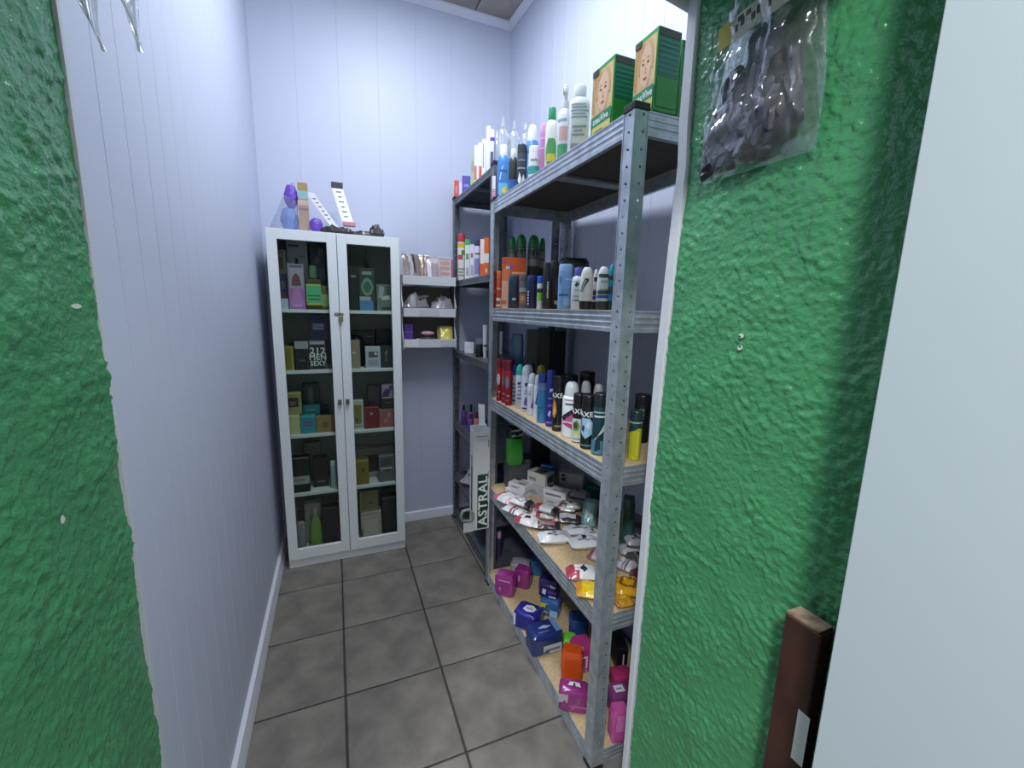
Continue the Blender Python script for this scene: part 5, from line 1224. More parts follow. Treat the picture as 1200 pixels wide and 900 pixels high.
product('deodorant', 'green capped black bottle on the grey tray, rightmost of the four', 'bottle', 'domecan', (0.879, 1.797, 1.4339), -0.4549, 0.0291, 0.0291, 0.2269, body='#2c3230', cap='#1e7a3e', decals=[('F', 0.1, 0.42, 0.9, 0.74, '#8b9088'), ('F', 0.2, 0.55, 0.8, 0.6, '#5d625c')], group='green capped bottles on the grey tray')
product('toiletry_bag', 'black toiletry bag slumped behind the light blue bottle', 'bag', 'soft', (0.86, 1.478, 1.3454), -0.527, 0.1137, 0.09, 0.1927, body='#1d1d21', rough=0.5, seed=3)

# spray cans on the third shelf of the near unit
product('spray_can', 'red spray can with a white disc, farthest on the third shelf', 'can', 'slimcan', (0.6589, 1.7268, 0.9424), -0.3645, 0.0275, 0.0275, 0.1857, body='#a8202c', cap='#6d1620', decals=[('F', [(0.1, 0.5), (0.3, 0.38), (0.5, 0.42), (0.55, 0.55), (0.45, 0.66), (0.2, 0.64)], '#c9bfc0'), ('F', 0.3, 0.2, 0.6, 0.24, '#d9888a'), ('F', 0.2, 0.1, 0.5, 0.13, '#c86a70')], group='spray cans on the third shelf')
product('spray_can', 'red spray can second from the far post, with a brown disc', 'can', 'slimcan', (0.6639, 1.6805, 0.9424), -0.3763, 0.0269, 0.0269, 0.1854, body='#a8202c', cap='#6d1620', decals=[('F', [(0.1, 0.5), (0.3, 0.38), (0.5, 0.42), (0.55, 0.55), (0.45, 0.66), (0.2, 0.64)], '#8a5a50'), ('F', 0.3, 0.2, 0.6, 0.24, '#d9888a'), ('F', 0.2, 0.1, 0.5, 0.13, '#c86a70')], group='spray cans on the third shelf')
product('spray_can', 'red spray can third from the far post, with a blue grey mark', 'can', 'slimcan', (0.6639, 1.6315, 0.9424), -0.3865, 0.0312, 0.0312, 0.1893, body='#a8202c', cap='#6d1620', decals=[('F', [(0.1, 0.5), (0.3, 0.38), (0.5, 0.42), (0.55, 0.55), (0.45, 0.66), (0.2, 0.64)], '#7d7f96'), ('F', 0.3, 0.2, 0.6, 0.24, '#d9888a'), ('F', 0.2, 0.1, 0.5, 0.13, '#c86a70')], group='spray cans on the third shelf')
product('spray_can', 'white spray can with a royal blue cap', 'can', 'can', (0.6965, 1.6449, 0.9424), -0.4005, 0.028, 0.028, 0.167, body='#dde1ea', cap='#3d46b8', decals=[('F', 0.25, 0.2, 0.6799999999999999, 0.245, '#8f97b8'), ('F', 0.3, 0.3, 0.61, 0.345, '#8f97b8'), ('F', 0.25, 0.4, 0.75, 0.445, '#8f97b8'), ('F', 0.3, 0.5, 0.6799999999999999, 0.545, '#8f97b8'), ('F', 0.1, 0.08, 0.7, 0.12, '#3c4470')], group='spray cans on the third shelf')
product('spray_can', 'white spray can with a turquoise domed cap', 'can', 'domecan', (0.6897, 1.5706, 0.9424), -0.4138, 0.0384, 0.0384, 0.181, body='#dde1ea', cap='#2bb09c', decals=[('F', 0.3, 0.3, 0.6299999999999999, 0.3405, '#8f97b8'), ('F', 0.35, 0.39, 0.5599999999999999, 0.4305, '#8f97b8'), ('F', 0.3, 0.48, 0.7, 0.5205, '#8f97b8'), ('F', 0.35, 0.5700000000000001, 0.6299999999999999, 0.6105, '#8f97b8'), ('F', 0.3, 0.55, 0.5, 0.6, '#2f3648'), ('F', 0.3, 0.22, 0.9, 0.25, '#4d5670')], group='spray cans on the third shelf')
product('spray_can', 'white spray can with a white domed cap and lilac leaf', 'can', 'domecan', (0.6979, 1.5186, 0.9424), -0.4308, 0.0475, 0.0475, 0.1856, body='#dde1ea', cap='#d3d6dc', decals=[('F', [(0.3, 0.16), (0.5, 0.12), (0.55, 0.28), (0.4, 0.32)], '#7a5fb0'), ('F', 0.2, 0.05, 0.8, 0.085, '#23283a'), ('F', 0.35, 0.55, 0.55, 0.62, '#3a4058'), ('F', 0.3, 0.38, 0.6299999999999999, 0.40700000000000003, '#9aa0b8'), ('F', 0.35, 0.44, 0.5599999999999999, 0.467, '#9aa0b8')], group='spray cans on the third shelf')
product('spray_can', 'white spray can with purple petals', 'can', 'can', (0.6894, 1.4517, 0.9424), -0.4434, 0.0392, 0.0392, 0.1609, body='#dfe1ea', cap='#dfe2e8', decals=[('F', [(0.4, 0.2), (0.6, 0.16), (0.9, 0.3), (0.8, 0.5), (0.6, 0.45)], '#6f58b0'), ('F', [(0.5, 0.3), (0.7, 0.35), (0.75, 0.5), (0.6, 0.52)], '#8d76c8'), ('F', 0.2, 0.5, 0.43, 0.527, '#a9aec2'), ('F', 0.25, 0.56, 0.36, 0.5870000000000001, '#a9aec2')], group='spray cans on the third shelf')
product('spray_can', 'slim white spray can with a violet flower beside the blue bottle', 'can', 'can', (0.6816, 1.3934, 0.9424), -0.4549, 0.0253, 0.0253, 0.1634, body='#dfe1ea', cap='#dfe2e8', decals=[('F', [(0.3, 0.35), (0.7, 0.3), (0.8, 0.5), (0.5, 0.6)], '#5d58a8')], group='spray cans on the third shelf')
product('hair_spray_bottle', 'clear teal blue spray bottle with navy cap', 'bottle', 'tall', (0.6749, 1.3377, 0.9424), -0.4673, 0.0351, 0.0351, 0.1766, body='#3c84b8', cap='#20408f', rough=0.15, decals=[('F', 0.0, 0.68, 1, 0.82, '#8488b0'), ('F', 0.78, 0.02, 0.95, 0.66, '#7fb4d2'), ('F', 0.2, 0.3, 0.6, 0.33, '#2a5f8c')])
product('spray_can', 'indigo spray can with white wavy marks', 'can', 'slimcan', (0.6776, 1.2804, 0.9424), -0.4867, 0.028, 0.028, 0.1968, body='#2f2c86', cap='#333a90', decals=[('F', [(0.4, 0.62), (0.8, 0.66), (0.85, 0.7), (0.45, 0.68)], '#cfd0e8'), ('F', 0.3, 0.5, 0.8, 0.52, '#8f8cc8'), ('F', 0.3, 0.36, 0.8, 0.41, '#6d4fa8'), ('F', [(0.3, 0.22), (0.5, 0.18), (0.6, 0.28), (0.45, 0.3)], '#b9b6e0'), ('F', 0.2, 0.06, 0.8, 0.1, '#7a5fb8')], group='spray cans on the third shelf')
product('spray_can', 'black spray can lettered AXE with an amber flame', 'can', 'slimcan', (0.6796, 1.2254, 0.9424), -0.5064, 0.0397, 0.0397, 0.1873, body='#17181b', cap='#141416', decals=[('F', [(0.12, 0.28), (0.3, 0.24), (0.42, 0.36), (0.36, 0.52), (0.2, 0.6), (0.1, 0.45)], '#b97a35'), ('F', [(0.16, 0.32), (0.28, 0.3), (0.34, 0.4), (0.24, 0.5)], '#d9a86a'), ('F', 0.3, 0.08, 0.7, 0.12, '#7d7056')], texts=[('F', 'AXE', 0.37, 0.655, 0.0155, '#e9edf0', 0, 1.0)], group='spray cans on the third shelf')
product('spray_can', 'white spray can with pink and black facets and a white cap', 'can', 'can', (0.6874, 1.1553, 0.9424), -0.5368, 0.0564, 0.0564, 0.1771, body='#dfe2e6', cap='#cfd3d6', decals=[('F', [(0.08, 0.26), (0.5, 0.18), (0.9, 0.04), (0.9, 0.2), (0.4, 0.28)], '#b8407f'), ('F', [(0.1, 0.3), (0.9, 0.3), (0.95, 0.56), (0.6, 0.5)], '#c45a90'), ('F', [(0.05, 0.36), (0.2, 0.3), (0.75, 0.52), (0.8, 0.62)], '#26262e'), ('F', 0.25, 0.6, 0.75, 0.63, '#3c4250'), ('F', 0.2, 0.68, 0.8, 0.7, '#8d949c')], group='spray cans on the third shelf')
product('spray_can', 'black topped spray can lettered AXE with a lime and white base', 'can', 'slimcan', (0.6785, 1.0934, 0.9424), -0.5554, 0.0362, 0.0362, 0.1522, body='#17181b', cap='#141416', decals=[('F', 0, 0.02, 1, 0.5, '#c9cfc6'), ('F', [(0.2, 0.24), (0.45, 0.2), (0.6, 0.36), (0.4, 0.48), (0.2, 0.4)], '#6f8f4a'), ('F', 0.2, 0.3, 0.45, 0.42, '#394636'), ('F', 0.2, 0.2, 0.6, 0.25, '#b7d45a'), ('F', 0.2, 0.07, 0.7, 0.1, '#8b9490')], texts=[('F', 'AXE', 0.37, 0.655, 0.0155, '#e9edf0', 0, 1.0)], group='spray cans on the third shelf')
product('spray_can', 'black spray can lettered AXE with an ice blue hexagon', 'can', 'slimcan', (0.6741, 1.033, 0.9424), -0.5782, 0.0406, 0.0406, 0.1602, body='#17181b', cap='#141416', decals=[('F', [(0.12, 0.3), (0.4, 0.2), (0.78, 0.3), (0.82, 0.46), (0.6, 0.58), (0.15, 0.58)], '#9cc0dc'), ('F', [(0.16, 0.36), (0.3, 0.32), (0.36, 0.42), (0.22, 0.46)], '#22364a'), ('F', [(0.4, 0.42), (0.6, 0.38), (0.7, 0.5), (0.5, 0.54)], '#c6deee'), ('F', 0.15, 0.06, 0.75, 0.09, '#5a7f86')], texts=[('F', 'AXE', 0.37, 0.655, 0.0155, '#e9edf0', 0, 1.0)], group='spray cans on the third shelf')
product('spray_can', 'deep teal spray can with a silver blade mark', 'can', 'slimcan', (0.6761, 0.977, 0.9424), -0.6053, 0.039, 0.039, 0.1758, body='#1f3f4a', cap='#20262b', decals=[('F', [(0.2, 0.24), (0.35, 0.26), (0.85, 0.58), (0.8, 0.42)], '#c9d3d6'), ('F', 0, 0.02, 1, 0.24, '#4d7f98'), ('F', [(0.3, 0.06), (0.6, 0.1), (0.55, 0.3), (0.35, 0.26)], '#1f3340'), ('F', 0.15, 0.69, 0.85, 0.715, '#a9b6ba'), ('F', 0.2, 0.62, 0.85, 0.65, '#d3dadd')], group='spray cans on the third shelf')
product('spray_can', 'deep teal spray can with a lime base half behind the near post', 'can', 'slimcan', (0.677, 0.9236, 0.9424), -0.6325, 0.0337, 0.0337, 0.1732, body='#20424a', cap='#20262b', decals=[('F', 0, 0.02, 1, 0.3, '#8c9440'), ('F', [(0.1, 0.3), (0.2, 0.3), (0.5, 0.6), (0.4, 0.6)], '#aab6b8')], group='spray cans on the third shelf')
product('spray_can', 'yellow spray can with a dark green shoulder near the green wall', 'can', 'slimcan', (0.7457, 0.907, 0.9424), -0.6881, 0.0336, 0.0336, 0.1372, body='#b3b023', cap='#1f3a38', decals=[('F', 0, 0.66, 1, 0.78, '#1f3f3c'), ('F', [(0, 0.55), (0.5, 0.62), (1, 0.78), (0, 0.78)], '#1f3f3c'), ('F', 0.0, 0.76, 1, 0.785, '#aebcb4'), ('F', 0.6, 0.1, 0.72, 0.6, '#cfc94a')], group='spray cans on the third shelf')
product('spray_can', 'black spray can lettered AXE standing behind the yellow can', 'can', 'slimcan', (0.8705, 1.0344, 0.9424), -0.6996, 0.0481, 0.0481, 0.1506, body='#141417', cap='#17171a', texts=[('F', 'AXE', 0.5, 0.62, 0.012, '#8f9498', 90, 1)], group='spray cans on the third shelf')

# rear row on the third shelf
product('spray_can', 'white capped spray can behind the lime and white one', 'can', 'can', (0.8, 1.25, 0.9424), -0.5693, 0.0424, 0.0424, 0.1596, body='#23262b', cap='#cfd3d5', group='spray cans on the third shelf')
product('spray_can', 'grey capped spray can behind the deep teal one', 'can', 'can', (0.79, 1.159, 0.9424), -0.5983, 0.0397, 0.0397, 0.165, body='#2a2d31', cap='#a9adb0', group='spray cans on the third shelf')
product('spray_can', 'black spray can behind the pink faceted one', 'can', 'slimcan', (0.8, 1.358, 0.9424), -0.5324, 0.0564, 0.0564, 0.166, body='#141518', cap='#121315', group='spray cans on the third shelf')
product('spray_can', 'tall black spray can at the back between two white caps', 'can', 'slimcan', (0.86, 1.337, 0.9424), -0.5716, 0.0562, 0.0562, 0.1782, body='#121316', cap='#111214', group='spray cans on the third shelf')
product('spray_can', 'spray can with a mustard yellow cap in the rear row', 'can', 'domecan', (0.79, 1.584, 0.9424), -0.4626, 0.0392, 0.0392, 0.1723, body='#cfd2d0', cap='#b8a83a', group='spray cans on the third shelf')
product('spray_can', 'spray can with a dark navy cap in the rear row', 'can', 'domecan', (0.765, 1.624, 0.9424), -0.4402, 0.0325, 0.0325, 0.1788, body='#3c4058', cap='#262a52', group='spray cans on the third shelf')
product('spray_can', 'dark red capped can behind the red spray cans', 'can', 'slimcan', (0.71, 1.719, 0.9424), -0.3917, 0.0263, 0.0263, 0.1836, body='#7d1c26', cap='#5c141c', group='spray cans on the third shelf')
product('storage_box', 'tall dull grey carton at the back of the third shelf', 'box', 'carton', (0.836, 1.788, 0.9424), -0.2094, 0.049, 0.045, 0.311, body='#6d6b66', group='storage cartons at the back of the shelves')
product('storage_box', 'tall taupe carton right of the grey one at the back of the third shelf', 'box', 'carton', (0.897, 1.785, 0.9424), -0.2094, 0.0534, 0.045, 0.3193, body='#5d5b58', group='storage cartons at the back of the shelves')
product('storage_box', 'tall black carton at the back of the third shelf', 'box', 'carton', (0.95, 1.746, 0.9424), -0.2094, 0.0627, 0.045, 0.3058, body='#1d1e22', group='storage cartons at the back of the shelves')
product('gloves_pack', 'blue rubber gloves upright in a clear bag at the back', 'packet', 'soft', (0.764, 1.784, 0.9424), -0.4046, 0.0562, 0.035, 0.2878, body='#2a5a8c', seed=8, decals=[])

# soap packets on the fourth shelf of the near unit
product('soap_box', 'lowest white soap carton of a pair at the far end of the fourth shelf', 'box', 'carton', (0.741, 1.672, 0.5104), -1.0573, 0.1, 0.075, 0.03, body='#d6d4d6', decals=[('F', 0.15, 0.3, 0.6299999999999999, 0.36, '#55565c'), ('F', 0.2, 0.43333333333333335, 0.5599999999999999, 0.49333333333333335, '#55565c'), ('F', 0.15, 0.5666666666666667, 0.7, 0.6266666666666667, '#55565c'), ('T', 0.1, 0.2, 0.5, 0.8, '#8d8c92')], group='soap cartons on the fourth shelf')
product('soap_box', 'white soap carton with black bars on top of a pair at the far end', 'box', 'carton', (0.751, 1.668, 0.5414), -1.0573, 0.095, 0.07, 0.028, body='#d6d4d6', decals=[('F', 0.15, 0.3, 0.6299999999999999, 0.36, '#4a4b50'), ('F', 0.2, 0.43333333333333335, 0.5599999999999999, 0.49333333333333335, '#4a4b50'), ('F', 0.15, 0.5666666666666667, 0.7, 0.6266666666666667, '#4a4b50'), ('T', 0.05, 0.6, 0.35, 0.95, '#3c3c42'), ('T', 0.45, 0.2, 0.9, 0.4, '#7c7b82'), ('T', 0.45, 0.55, 0.9, 0.7, '#9c9ba2')], group='soap cartons on the fourth shelf')
product('soap_packet', 'flat white packet with pink edges at the far front corner of the fourth shelf', 'packet', 'pouch', (0.661, 1.616, 0.511), -1.2319, 0.1008, 0.085, 0.034, body=['#d6d4d6', '#b8566c', '#c9a0a8'], pattern='redend', rx=0.0, ry=0.0, seed=161, group='soap packets on the fourth shelf')
product('soap_packet', 'crinkled silvery white packet with a grey ring at the far front', 'packet', 'pouch', (0.679, 1.503, 0.547), -1.005, 0.0952, 0.06, 0.026, body=['#d6d4d6', '#8d8c98', '#33343c'], pattern='oval', rx=0.0, ry=0.0, seed=162, crinkle=0.25, group='soap packets on the fourth shelf')
product('soap_packet', 'white packet with dark logo leaning on the far front edge of the fourth shelf', 'packet', 'pouch', (0.651, 1.507, 0.511), -1.0922, 0.0987, 0.06, 0.028, body=['#d6d4d6', '#9a5a66', '#2b2a30'], pattern='stripe', rx=0.0, ry=0.0, seed=163, group='soap packets on the fourth shelf')
product('soap_packet', 'red and white starred soap packet at the front edge of the fourth shelf', 'packet', 'pouch', (0.661, 1.407, 0.511), -1.005, 0.0904, 0.07, 0.032, body=['#d9d3d5', '#a63a4a', '#2b2a30'], pattern='star', rx=0.0, ry=0.0, seed=164, group='soap packets on the fourth shelf')
product('soap_packet', 'white soap packet with a red swoosh behind the starred one', 'packet', 'pouch', (0.748, 1.432, 0.513), -0.7432, 0.0967, 0.07, 0.032, body=['#d6d4d6', '#a63a4a', '#b9b7bb'], pattern='swoosh', rx=0.0, ry=0.0, seed=165, group='soap packets on the fourth shelf')
product('soap_packet', 'white soap packet with a dark red swoosh farther back on the fourth shelf', 'packet', 'pouch', (0.853, 1.452, 0.515), -0.6559, 0.0994, 0.07, 0.034, body=['#c5c4c4', '#a63a4a', '#8d3a48'], pattern='swoosh', rx=0.0, ry=0.0, seed=166, group='soap packets on the fourth shelf')
product('soap_packet', 'black and pink soap packet with a white label near the front edge', 'packet', 'pouch', (0.718, 1.35, 0.511), -0.4814, 0.105, 0.05, 0.026, body=['#3a373c', '#c08a90', '#d6d4d6'], pattern='label', rx=0.0, ry=0.0, seed=167, group='soap packets on the fourth shelf')
product('soap_packet', 'black and pink soap packet with a white label behind the white packets', 'packet', 'pouch', (0.818, 1.368, 0.511), -0.5337, 0.1146, 0.06, 0.03, body=['#37343a', '#d6d4d6', '#c08a90'], pattern='label', rx=0.0, ry=0.0, seed=168, group='soap packets on the fourth shelf')
product('soap_packet', 'large white soap packet with a black star at the front edge of the fourth shelf', 'packet', 'pouch', (0.706, 1.257, 0.511), -0.2545, 0.1238, 0.07, 0.034, body=['#d6d8dc', '#2b2a30', '#8b8d98'], pattern='bars', rx=0.0, ry=0.0, seed=169, group='soap packets on the fourth shelf')
product('soap_packet', 'white soap packet with black bars behind the front pair', 'packet', 'pouch', (0.813, 1.274, 0.511), -0.2545, 0.1147, 0.06, 0.03, body=['#cfd2d6', '#55585f', '#2b2a30'], pattern='bars', rx=0.0, ry=0.0, seed=170, group='soap packets on the fourth shelf')
product('soap_packet', 'boxy white soap packet with black marks beside the near post', 'packet', 'pouch', (0.788, 1.186, 0.511), -0.2196, 0.114, 0.065, 0.036, body=['#d6d8dc', '#6b6e76', '#2b2a30'], pattern='bars', rx=0.0, ry=0.0, seed=171, group='soap packets on the fourth shelf')
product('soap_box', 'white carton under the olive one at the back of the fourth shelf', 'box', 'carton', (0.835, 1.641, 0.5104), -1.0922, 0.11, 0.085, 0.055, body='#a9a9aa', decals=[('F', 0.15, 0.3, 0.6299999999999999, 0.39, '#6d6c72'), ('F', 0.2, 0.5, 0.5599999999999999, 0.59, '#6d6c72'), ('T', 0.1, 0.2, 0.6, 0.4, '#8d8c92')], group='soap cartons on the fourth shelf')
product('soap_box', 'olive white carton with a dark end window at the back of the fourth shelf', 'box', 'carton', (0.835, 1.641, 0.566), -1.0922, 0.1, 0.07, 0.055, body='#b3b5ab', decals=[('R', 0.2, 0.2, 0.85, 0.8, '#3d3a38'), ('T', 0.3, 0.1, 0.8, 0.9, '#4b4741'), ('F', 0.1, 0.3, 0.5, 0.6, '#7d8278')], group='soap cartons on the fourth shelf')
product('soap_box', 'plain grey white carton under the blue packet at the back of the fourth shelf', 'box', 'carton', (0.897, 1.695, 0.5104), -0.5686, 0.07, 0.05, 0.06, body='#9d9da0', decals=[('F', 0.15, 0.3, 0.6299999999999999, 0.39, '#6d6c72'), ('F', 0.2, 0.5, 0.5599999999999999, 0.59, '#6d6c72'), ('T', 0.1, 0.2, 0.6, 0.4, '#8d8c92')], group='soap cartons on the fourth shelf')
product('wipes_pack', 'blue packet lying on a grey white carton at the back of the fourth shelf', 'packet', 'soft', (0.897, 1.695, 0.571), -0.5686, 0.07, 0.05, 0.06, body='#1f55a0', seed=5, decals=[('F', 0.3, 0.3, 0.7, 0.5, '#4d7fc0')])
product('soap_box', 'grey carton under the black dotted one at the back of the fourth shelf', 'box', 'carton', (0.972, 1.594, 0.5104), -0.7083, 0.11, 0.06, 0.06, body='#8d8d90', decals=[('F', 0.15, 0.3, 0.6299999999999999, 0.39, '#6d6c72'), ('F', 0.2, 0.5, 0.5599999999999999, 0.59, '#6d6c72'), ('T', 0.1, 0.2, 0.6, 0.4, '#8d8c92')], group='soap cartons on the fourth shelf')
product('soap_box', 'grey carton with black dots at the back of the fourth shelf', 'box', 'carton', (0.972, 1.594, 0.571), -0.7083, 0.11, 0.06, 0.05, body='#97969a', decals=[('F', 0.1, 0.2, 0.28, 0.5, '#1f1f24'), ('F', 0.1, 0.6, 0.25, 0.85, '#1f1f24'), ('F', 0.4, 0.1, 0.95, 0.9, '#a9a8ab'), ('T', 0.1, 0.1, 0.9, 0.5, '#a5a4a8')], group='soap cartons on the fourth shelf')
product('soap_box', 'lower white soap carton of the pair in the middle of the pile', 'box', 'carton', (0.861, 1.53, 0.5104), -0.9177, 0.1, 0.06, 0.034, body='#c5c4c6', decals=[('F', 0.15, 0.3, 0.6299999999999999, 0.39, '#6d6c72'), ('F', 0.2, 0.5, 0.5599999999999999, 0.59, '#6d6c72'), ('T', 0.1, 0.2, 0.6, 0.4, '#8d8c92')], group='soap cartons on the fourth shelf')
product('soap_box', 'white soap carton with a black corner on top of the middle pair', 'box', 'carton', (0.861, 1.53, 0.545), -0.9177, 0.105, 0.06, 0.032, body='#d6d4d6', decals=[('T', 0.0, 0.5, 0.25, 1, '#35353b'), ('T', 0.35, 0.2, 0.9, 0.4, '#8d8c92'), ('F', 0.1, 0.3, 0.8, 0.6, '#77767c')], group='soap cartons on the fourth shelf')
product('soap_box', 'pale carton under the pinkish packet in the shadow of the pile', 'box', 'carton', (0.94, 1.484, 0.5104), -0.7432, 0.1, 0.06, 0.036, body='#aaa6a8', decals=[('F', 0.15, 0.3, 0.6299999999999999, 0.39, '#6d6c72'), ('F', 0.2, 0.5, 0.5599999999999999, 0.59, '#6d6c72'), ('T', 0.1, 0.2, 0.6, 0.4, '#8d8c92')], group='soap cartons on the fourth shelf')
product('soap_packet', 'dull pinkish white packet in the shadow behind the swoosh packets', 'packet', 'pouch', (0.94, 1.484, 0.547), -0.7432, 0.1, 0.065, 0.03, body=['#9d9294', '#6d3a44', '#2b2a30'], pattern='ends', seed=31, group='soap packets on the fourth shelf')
product('soap_packet', 'white packet with grey letters between the ringed packet and the swoosh ones', 'packet', 'pouch', (0.735, 1.51, 0.511), -1.1271, 0.1077, 0.055, 0.028, body=['#cfcdd0', '#8d5a64', '#2b2a30'], pattern='stripe', rx=0.0, ry=0.0, seed=182, group='soap packets on the fourth shelf')
product('soap_packet', 'white packet with crimson end on the swoosh packets of the pile', 'packet', 'pouch', (0.745, 1.406, 0.551), -0.9177, 0.1017, 0.055, 0.026, body=['#d6d4d6', '#a63a4a', '#2b2a30'], pattern='redend', rx=0.0, ry=0.0, seed=183, group='soap packets on the fourth shelf')
product('soap_packet', 'white packet with black flecks behind the black and pink ones', 'packet', 'pouch', (0.872, 1.436, 0.531), -0.6035, 0.0917, 0.05, 0.026, body=['#bdbbbd', '#5d5258', '#2b2a30'], pattern='star', rx=0.0, ry=0.0, seed=184, group='soap packets on the fourth shelf')
product('soap_packet', 'white soap packet with dark bar tight against the near post', 'packet', 'pouch', (0.849, 1.225, 0.511), -0.2196, 0.0745, 0.055, 0.03, body=['#c9ccd0', '#55585f', '#2b2a30'], pattern='bars', rx=0.0, ry=0.0, seed=185, group='soap packets on the fourth shelf')
product('soap_packet', 'pale grey packet with black print behind the grey lettered one', 'packet', 'pouch', (0.932, 1.088, 0.545), -0.3941, 0.074, 0.06, 0.03, body=['#9d9ca0', '#3d3c42', '#2b2a30'], pattern='bars', rx=0.0, ry=0.0, seed=186, group='soap packets on the fourth shelf')
product('soap_packet', 'dark wrapped packet under the grey lettered packets near the green wall', 'packet', 'pouch', (0.899, 1.043, 0.511), -0.3068, 0.0606, 0.06, 0.03, body=['#4b494e', '#7d7b80', '#2b2a30'], pattern='stripe', rx=0.0, ry=0.0, seed=187, group='soap packets on the fourth shelf')
product('biscuit_packet', 'maroon packet behind the yellow and orange one', 'packet', 'pouch', (0.843, 0.96, 0.511), -0.5686, 0.0513, 0.06, 0.03, body=['#5d2038', '#7d3048', '#3d1424'], pattern='plain', rx=0.0, ry=0.0, seed=188, group='small bright packets on the fourth shelf')
product('biscuit_packet', 'small amber packet at the near front corner of the fourth shelf', 'packet', 'pouch', (0.731, 0.888, 0.511), -0.1497, 0.0571, 0.05, 0.024, body=['#c08a20', '#9d6a1c', '#d9b040'], pattern='ends', rx=0.0, ry=0.0, seed=189, group='small bright packets on the fourth shelf')
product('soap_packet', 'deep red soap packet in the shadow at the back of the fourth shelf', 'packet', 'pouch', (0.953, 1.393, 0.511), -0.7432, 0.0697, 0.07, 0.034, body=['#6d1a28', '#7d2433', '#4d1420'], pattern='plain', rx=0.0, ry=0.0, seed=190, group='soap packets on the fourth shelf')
product('soap_box', 'teal green carton beside the near post on the fourth shelf', 'box', 'carton', (1.061, 1.521, 0.5104), -0.8304, 0.1, 0.055, 0.058, body='#1f6468', decals=[('F', 0.05, 0.05, 0.95, 0.95, '#1b5a60'), ('T', 0.04, 0.05, 0.96, 0.95, '#174a50'), ('F', 0.05, 0.9, 0.95, 0.97, '#4d8f90')], group='soap cartons on the fourth shelf')
product('wipes_packet', 'pale aqua clear topped packet leaning beside the near post', 'packet', 'pouch', (0.903, 1.331, 0.554), -0.7432, 0.0565, 0.105, 0.03, body=['#7fa9a8', '#a9c6c4', '#5d8c8c'], pattern='label', rx=0.9075712110370514, ry=0.0, seed=192)
product('soap_packet', 'lone white soap packet with red corner and black star near the yellow packet', 'packet', 'pouch', (0.687, 1.034, 0.511), -0.429, 0.1061, 0.065, 0.034, body=['#d9d7d8', '#a63a4a', '#2b2a30'], pattern='star', rx=0.0, ry=0.0, seed=193, group='soap packets on the fourth shelf')
product('biscuit_packet', 'bright yellow packet at the front edge beside the near post', 'packet', 'pouch', (0.668, 0.955, 0.511), -0.5337, 0.0896, 0.07, 0.03, body=['#d6b31a', '#c98a1c', '#d9c23a'], pattern='ends', rx=0.0, ry=0.0, seed=194, group='small bright packets on the fourth shelf')
product('biscuit_packet', 'yellow and orange packet with a brown ring behind the near post', 'packet', 'pouch', (0.778, 0.927, 0.511), -0.3592, 0.089, 0.085, 0.036, body=['#d09a1c', '#7d4a14', '#b8701c'], pattern='oval', rx=0.0, ry=0.0, seed=195, crinkle=0.25, group='small bright packets on the fourth shelf')
product('soap_packet', 'grey white packet with dark lettering behind the near post', 'packet', 'pouch', (0.919, 1.096, 0.511), -0.3068, 0.0861, 0.06, 0.03, body=['#a9a8ac', '#55545a', '#2b2a30'], pattern='bars', rx=0.0, ry=0.0, seed=196, group='soap packets on the fourth shelf')
product('soap_packet', 'pale crinkled packet between the yellow packet and the grey ones', 'packet', 'pouch', (0.845, 1.027, 0.511), -1.0922, 0.0649, 0.06, 0.03, body=['#bdbbc0', '#8d8c92', '#2b2a30'], pattern='stripe', rx=0.0, ry=0.0, seed=197, crinkle=0.25, group='soap packets on the fourth shelf')
product('soap_packet', 'dark silver packet at the back near the green wall', 'packet', 'pouch', (0.979, 1.179, 0.511), -0.5686, 0.0918, 0.08, 0.035, body=['#6d6a6c', '#8f8c90', '#2b2a30'], pattern='stripe', rx=0.0, ry=0.0, seed=198, group='soap packets on the fourth shelf')
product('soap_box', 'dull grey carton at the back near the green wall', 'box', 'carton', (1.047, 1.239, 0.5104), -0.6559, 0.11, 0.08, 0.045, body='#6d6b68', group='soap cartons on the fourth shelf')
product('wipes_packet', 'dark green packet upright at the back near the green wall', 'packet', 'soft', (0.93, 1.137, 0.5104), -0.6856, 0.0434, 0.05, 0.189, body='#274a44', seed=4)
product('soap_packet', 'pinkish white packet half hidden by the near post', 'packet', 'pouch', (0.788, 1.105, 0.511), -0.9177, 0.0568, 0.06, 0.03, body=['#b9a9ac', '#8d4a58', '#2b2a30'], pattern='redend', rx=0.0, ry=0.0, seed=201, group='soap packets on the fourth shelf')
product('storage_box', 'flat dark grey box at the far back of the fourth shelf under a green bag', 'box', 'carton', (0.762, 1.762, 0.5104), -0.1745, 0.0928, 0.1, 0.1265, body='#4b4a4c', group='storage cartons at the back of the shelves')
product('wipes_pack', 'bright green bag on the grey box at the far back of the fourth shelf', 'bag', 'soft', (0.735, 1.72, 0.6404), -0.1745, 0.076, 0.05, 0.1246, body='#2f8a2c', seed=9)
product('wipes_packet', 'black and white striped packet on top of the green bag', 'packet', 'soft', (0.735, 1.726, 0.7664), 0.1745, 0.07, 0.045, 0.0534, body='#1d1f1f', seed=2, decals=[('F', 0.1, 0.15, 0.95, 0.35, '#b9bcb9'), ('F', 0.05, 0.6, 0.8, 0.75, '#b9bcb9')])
product('storage_box', 'black carton in the shadow at the back of the fourth shelf', 'box', 'carton', (0.889, 1.765, 0.5104), -0.1047, 0.094, 0.035, 0.248, body='#141416', group='storage cartons at the back of the shelves')

